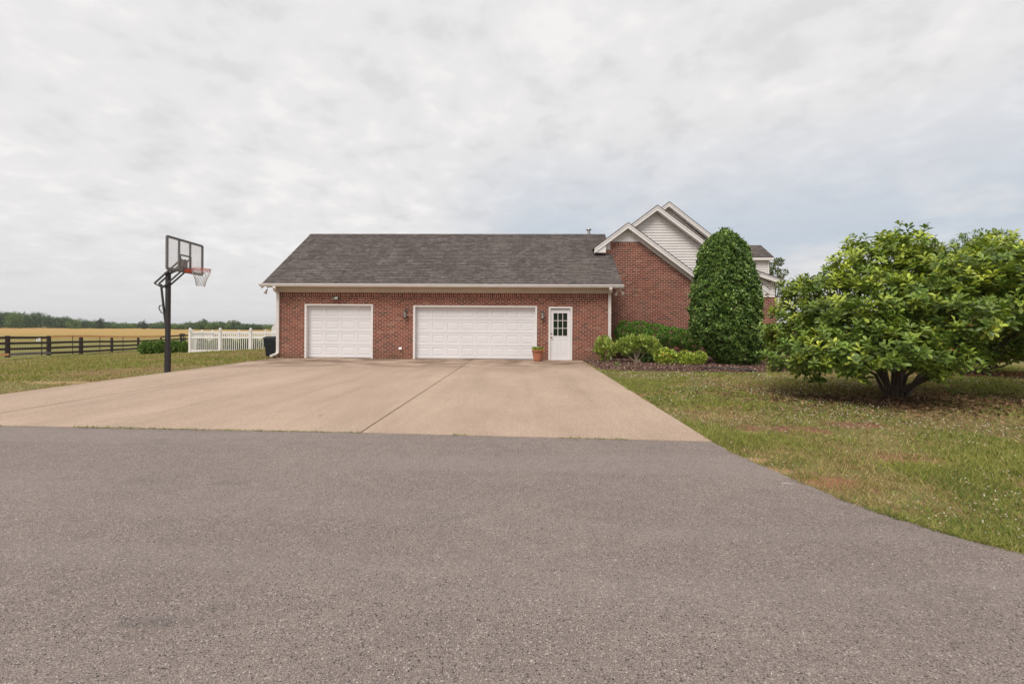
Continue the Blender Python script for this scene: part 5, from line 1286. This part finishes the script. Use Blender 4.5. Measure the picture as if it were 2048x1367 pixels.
cl = fbm(x * .9 + 50, y * .9 + 8, 4); k = rng.random(len(x)) < np.clip((cl - .46) * 6, .03, 1) * np.clip((d - 2.5) / 5, .08, .85); x, y, d = x[k], y[k], d[k]; N = len(x)
T3 = []
cp_ = np.stack([x, y, .02 + .03 * rng.random(N)], 1); S = 5; cpS = np.repeat(cp_, S, 0); dS = np.repeat(d, S); N = len(cpS); rS = np.maximum(.0065, dS * .0010)
o = leafmesh('clover_flowers', MAT['chip'], cpS, rdir(N) * np.array([1, 1, .8]), rdir(N) + np.array([0, -.3, .6]), rS * 1.3, rS * 1.3, tints(N, (.50, .42, .32), (.74, .67, .56), .1), 'quad'); tag(o, 'white clover heads scattered over the right lawn', 'clover', kind='stuff')
# dead leaves on the lawn below the magnolia and around
n = 5200; x = mbp.x + rng.normal(size=n) * 2.3; y = MD - .3 + rng.normal(size=n) * 1.0; k = lawn_ok(x, y); x, y = x[k], y[k]; N = len(x)
o = leafmesh('fallen_leaves', MAT['chip'], np.stack([x, y, .0 + .02 * rng.random(N)], 1), rdir(N) * np.array([1, 1, .25]), rdir(N) * .4 + np.array([0, 0, 1.]), .05 + .06 * rng.random(N), .035, tints(N, (.10, .055, .032), (.30, .18, .10), .25), 'quad'); tag(o, 'brown fallen leaves lying under the magnolia', 'leaves', kind='stuff')
n = 900; x = tb.x + .9 + rng.normal(size=n) * 1.3; y = tb.y + rng.normal(size=n) * .5; N = n
o = leafmesh('fallen_leaves', MAT['chip'], np.stack([x, y, .0 + .03 * rng.random(N)], 1), rdir(N) * np.array([1, 1, .3]), rdir(N) * .5 + np.array([0, 0, 1.]), .1, .05, tints(N, (.25, .10, .04), (.48, .25, .12), .25), 'quad'); tag(o, 'reddish fallen leaves around the thin trunk behind the magnolia', 'leaves', kind='stuff')
# bark chips on the bed
n = 26000; x = 2.2 + 11 * rng.random(n); y = 13.6 + 5.2 * rng.random(n); k = in_bed(x, y) & ~((x < xr + .05) & (y > D)); x, y = x[k], y[k]; N = len(x)
o = leafmesh('bark_chips', MAT['chip'], np.stack([x, y, .03 + .02 * rng.random(N)], 1), rdir(N) * np.array([1, 1, .35]), rdir(N) * .6 + np.array([0, 0, 1.]), .05 + .05 * rng.random(N), .028, tints(N, (.09, .052, .042), (.30, .185, .145), .3, (.5, .36, .27), .08), 'quad'); tag(o, 'reddish brown bark chips covering the planting bed', 'mulch', kind='stuff')
# weeds in the joint between concrete and asphalt and along the road lip
n = 2600; x = XL + (XR - XL) * rng.random(n) ** 1.7; y = np.array([edgeY(v) for v in x]) + .012 * rng.normal(size=n); k = fbm(x * 1.4 + 3, x * 0 + 2, 3) > np.interp(x, [-10, -5, 2.2], [.42, .55, .62]); x, y = x[k], y[k]; N = len(x)
o = leafmesh('joint_weeds', MAT['grass'], np.stack([x, y, np.full(N, .008)], 1), nrmz(rdir(N) * np.array([1, 1, .3]) + np.array([0, 0, .35])), rdir(N), .02 + .025 * rng.random(N), .006, tints(N, (.12, .18, .03), (.34, .33, .12), .2), 'blade'); tag(o, 'thin weeds in the joint between concrete driveway and asphalt', 'weeds', kind='stuff')
# grit and tiny stones on the asphalt
n = 9000; th = np.radians(-50 + 100 * rng.random(n)); d = np.exp(math.log(1.5) + math.log(6 / 1.5) * rng.random(n)); x, y = d * np.sin(th), d * np.cos(th); eYx = np.interp(x, [-40, E[0].x, E[1].x, E[2].x, 6], [E[0].y, E[0].y, E[1].y, E[2].y, E[2].y])
k = (y < eYx - .05) & (x < asph_right(np.minimum(y, eY[-1])) - .03); x, y = x[k], y[k]; N = len(x)
o = leafmesh('road_grit', MAT['chip'], np.stack([x, y, np.full(N, .006)], 1), rdir(N) * np.array([1, 1, .1]), rdir(N) * .35 + np.array([0, 0, 1.]), .005 + .006 * rng.random(N) ** 2, .006, tints(N, (.06, .05, .045), (.58, .52, .46), .2), 'quad'); tag(o, 'fine pale and dark grit lying on the asphalt', 'grit', kind='stuff')

mb = MB(); mb.box(-3300, 3300, -3300, 3300, -16, 26); hz_ = mb.build('haze', MAT['dark'])
hm = bpy.data.materials.new('thin_haze'); hm.use_nodes = True; hm.node_tree.nodes.remove(hm.node_tree.nodes['Principled BSDF'])
pv = hm.node_tree.nodes.new('ShaderNodeVolumePrincipled'); pv.inputs['Density'].default_value = HAZE; pv.inputs['Color'].default_value = (.88, .92, .98, 1)
hm.node_tree.links.new(pv.outputs[0], hm.node_tree.nodes['Material Output'].inputs['Volume']); hz_.data.materials[0] = hm; tag(hz_, kind='stuff')
# ------------------------------------------------------------------ sky and light
SUN_EL, SUN_AZ = math.radians(52), math.radians(205)      # azimuth clockwise from +Y
w = bpy.data.worlds.new('World'); SC.world = w; w.use_nodes = True
nt = w.node_tree; nt.nodes.clear()
def nd(t, **k):
    n = nt.nodes.new(t)
    for a, v in k.items(): setattr(n, a, v)
    return n
L = nt.links.new
out = nd('ShaderNodeOutputWorld'); bg = nd('ShaderNodeBackground'); bg.inputs[1].default_value = .1; L(bg.outputs[0], out.inputs[0])
sky = nd('ShaderNodeTexSky', sky_type='NISHITA'); sky.sun_disc = False; sky.sun_elevation = SUN_EL; sky.sun_rotation = SUN_AZ; sky.air_density = 1; sky.dust_density = 3; sky.ozone_density = 1
tc = nd('ShaderNodeTexCoord'); sep = nd('ShaderNodeSeparateXYZ'); L(tc.outputs['Generated'], sep.inputs[0])
def mt(op, a, b=0.0, c=0.0, clamp=False):
    n = nd('ShaderNodeMath', operation=op); n.use_clamp = clamp
    for i, v in enumerate((a, b, c)):
        if isinstance(v, (int, float)): n.inputs[i].default_value = v
        else: L(v, n.inputs[i])
    return n.outputs[0]
zc = mt('MAXIMUM', sep.outputs['Z'], 0.0); den = mt('ADD', zc, .24)
cx = mt('DIVIDE', sep.outputs['X'], den); cy = mt('DIVIDE', sep.outputs['Y'], den)
comb = nd('ShaderNodeCombineXYZ'); L(cx, comb.inputs[0]); L(cy, comb.inputs[1])
def wnoise(scale, detail, rough, dist=0, loc=(0, 0, 0), sc=(1, 1, 1)):
    m = nd('ShaderNodeMapping'); L(comb.outputs[0], m.inputs[0]); m.inputs['Location'].default_value = loc; m.inputs['Scale'].default_value = sc
    n = nd('ShaderNodeTexNoise'); L(m.outputs[0], n.inputs['Vector']); n.inputs['Scale'].default_value = scale; n.inputs['Detail'].default_value = detail; n.inputs['Roughness'].default_value = rough; n.inputs['Distortion'].default_value = dist
    return n.outputs['Fac']
def wramp(v, stops):
    n = nd('ShaderNodeValToRGB'); L(v, n.inputs[0]); cr = n.color_ramp; cr.interpolation = 'EASE'
    while len(cr.elements) < len(stops): cr.elements.new(.5)
    for e, (p, c) in zip(cr.elements, stops): e.position = p; e.color = (*c, 1) if isinstance(c, tuple) else (c, c, c, 1)
    return n.outputs[0]
def wmix(f, a, b, mode='MIX'):
    n = nd('ShaderNodeMix', data_type='RGBA', blend_type=mode)
    for s, v in ((n.inputs[0], f), (n.inputs[6], a), (n.inputs[7], b)):
        if isinstance(v, tuple): s.default_value = (*v, 1)
        elif isinstance(v, (int, float)): s.default_value = v
        else: L(v, s)
    return n.outputs[2]
n1 = wnoise(1.5, 8, .55, .1); n2 = wnoise(6.0, 5, .5, .15, (4, 2, 0)); n4 = wnoise(16.0, 4, .5, .1, (1, 9, 0)); n3 = wnoise(.45, 4, .5, 0, (1, 6, 0))
tex = mt('ADD', mt('ADD', mt('MULTIPLY', n1, .24), mt('MULTIPLY', n4, .16)), mt('ADD', mt('MULTIPLY', n2, .42), mt('MULTIPLY', n3, .18)))
cloud = wramp(tex, [(.39, (5.95, 5.9, 5.98)), (.50, (6.7, 6.6, 6.61)), (.60, (7.35, 7.23, 7.18))])
# gaps: low band to the right of centre where thinner grey-blue shows through
az = mt('ARCTAN2', sep.outputs['X'], sep.outputs['Y'])
right = mt('MULTIPLY_ADD', az, 4.0, .95, True)           # 0 left .. 1 right
elev = mt('ARCSINE', sep.outputs['Z'])
lowb = mt('SUBTRACT', 1.0, mt('MULTIPLY', mt('ABSOLUTE', mt('SUBTRACT', elev, .17)), 4.2), 0, True)
gap = mt('MULTIPLY', mt('MULTIPLY', right, lowb), mt('MULTIPLY_ADD', n1, 4.5, -1.15, True))
thin = mt('ADD', mt('MULTIPLY', gap, .85), mt('MULTIPLY', mt('SUBTRACT', 1.0, mt('MULTIPLY', elev, 5.0), 0, True), .10), 0, True)
veil = wmix(.75, sky.outputs[0], (4.7, 5.2, 5.8))
haze_c = wmix(thin, cloud, veil)
low = wmix(mt('SUBTRACT', 1.0, mt('MULTIPLY', elev, 7.0), 0, True), haze_c, (6.0, 5.92, 5.92))
grd = wmix(mt('LESS_THAN', sep.outputs['Z'], -.001), low, (2.0, 1.9, 1.6))
L(grd, bg.inputs[0])
sd = bpy.data.lights.new('sun', 'SUN'); sd.energy = 2.2; sd.angle = math.radians(30); sd.color = (1, .95, .88)
so = bpy.data.objects.new('sun', sd); COL.objects.link(so)
to_sun = Vector((math.sin(SUN_AZ) * math.cos(SUN_EL), math.cos(SUN_AZ) * math.cos(SUN_EL), math.sin(SUN_EL)))
so.rotation_euler = to_sun.to_track_quat('Z', 'Y').to_euler(); so.location = to_sun * 60
SC.view_settings.view_transform = 'Standard'; SC.view_settings.look = 'None'; SC.view_settings.exposure = .30; SC.view_settings.gamma = 1
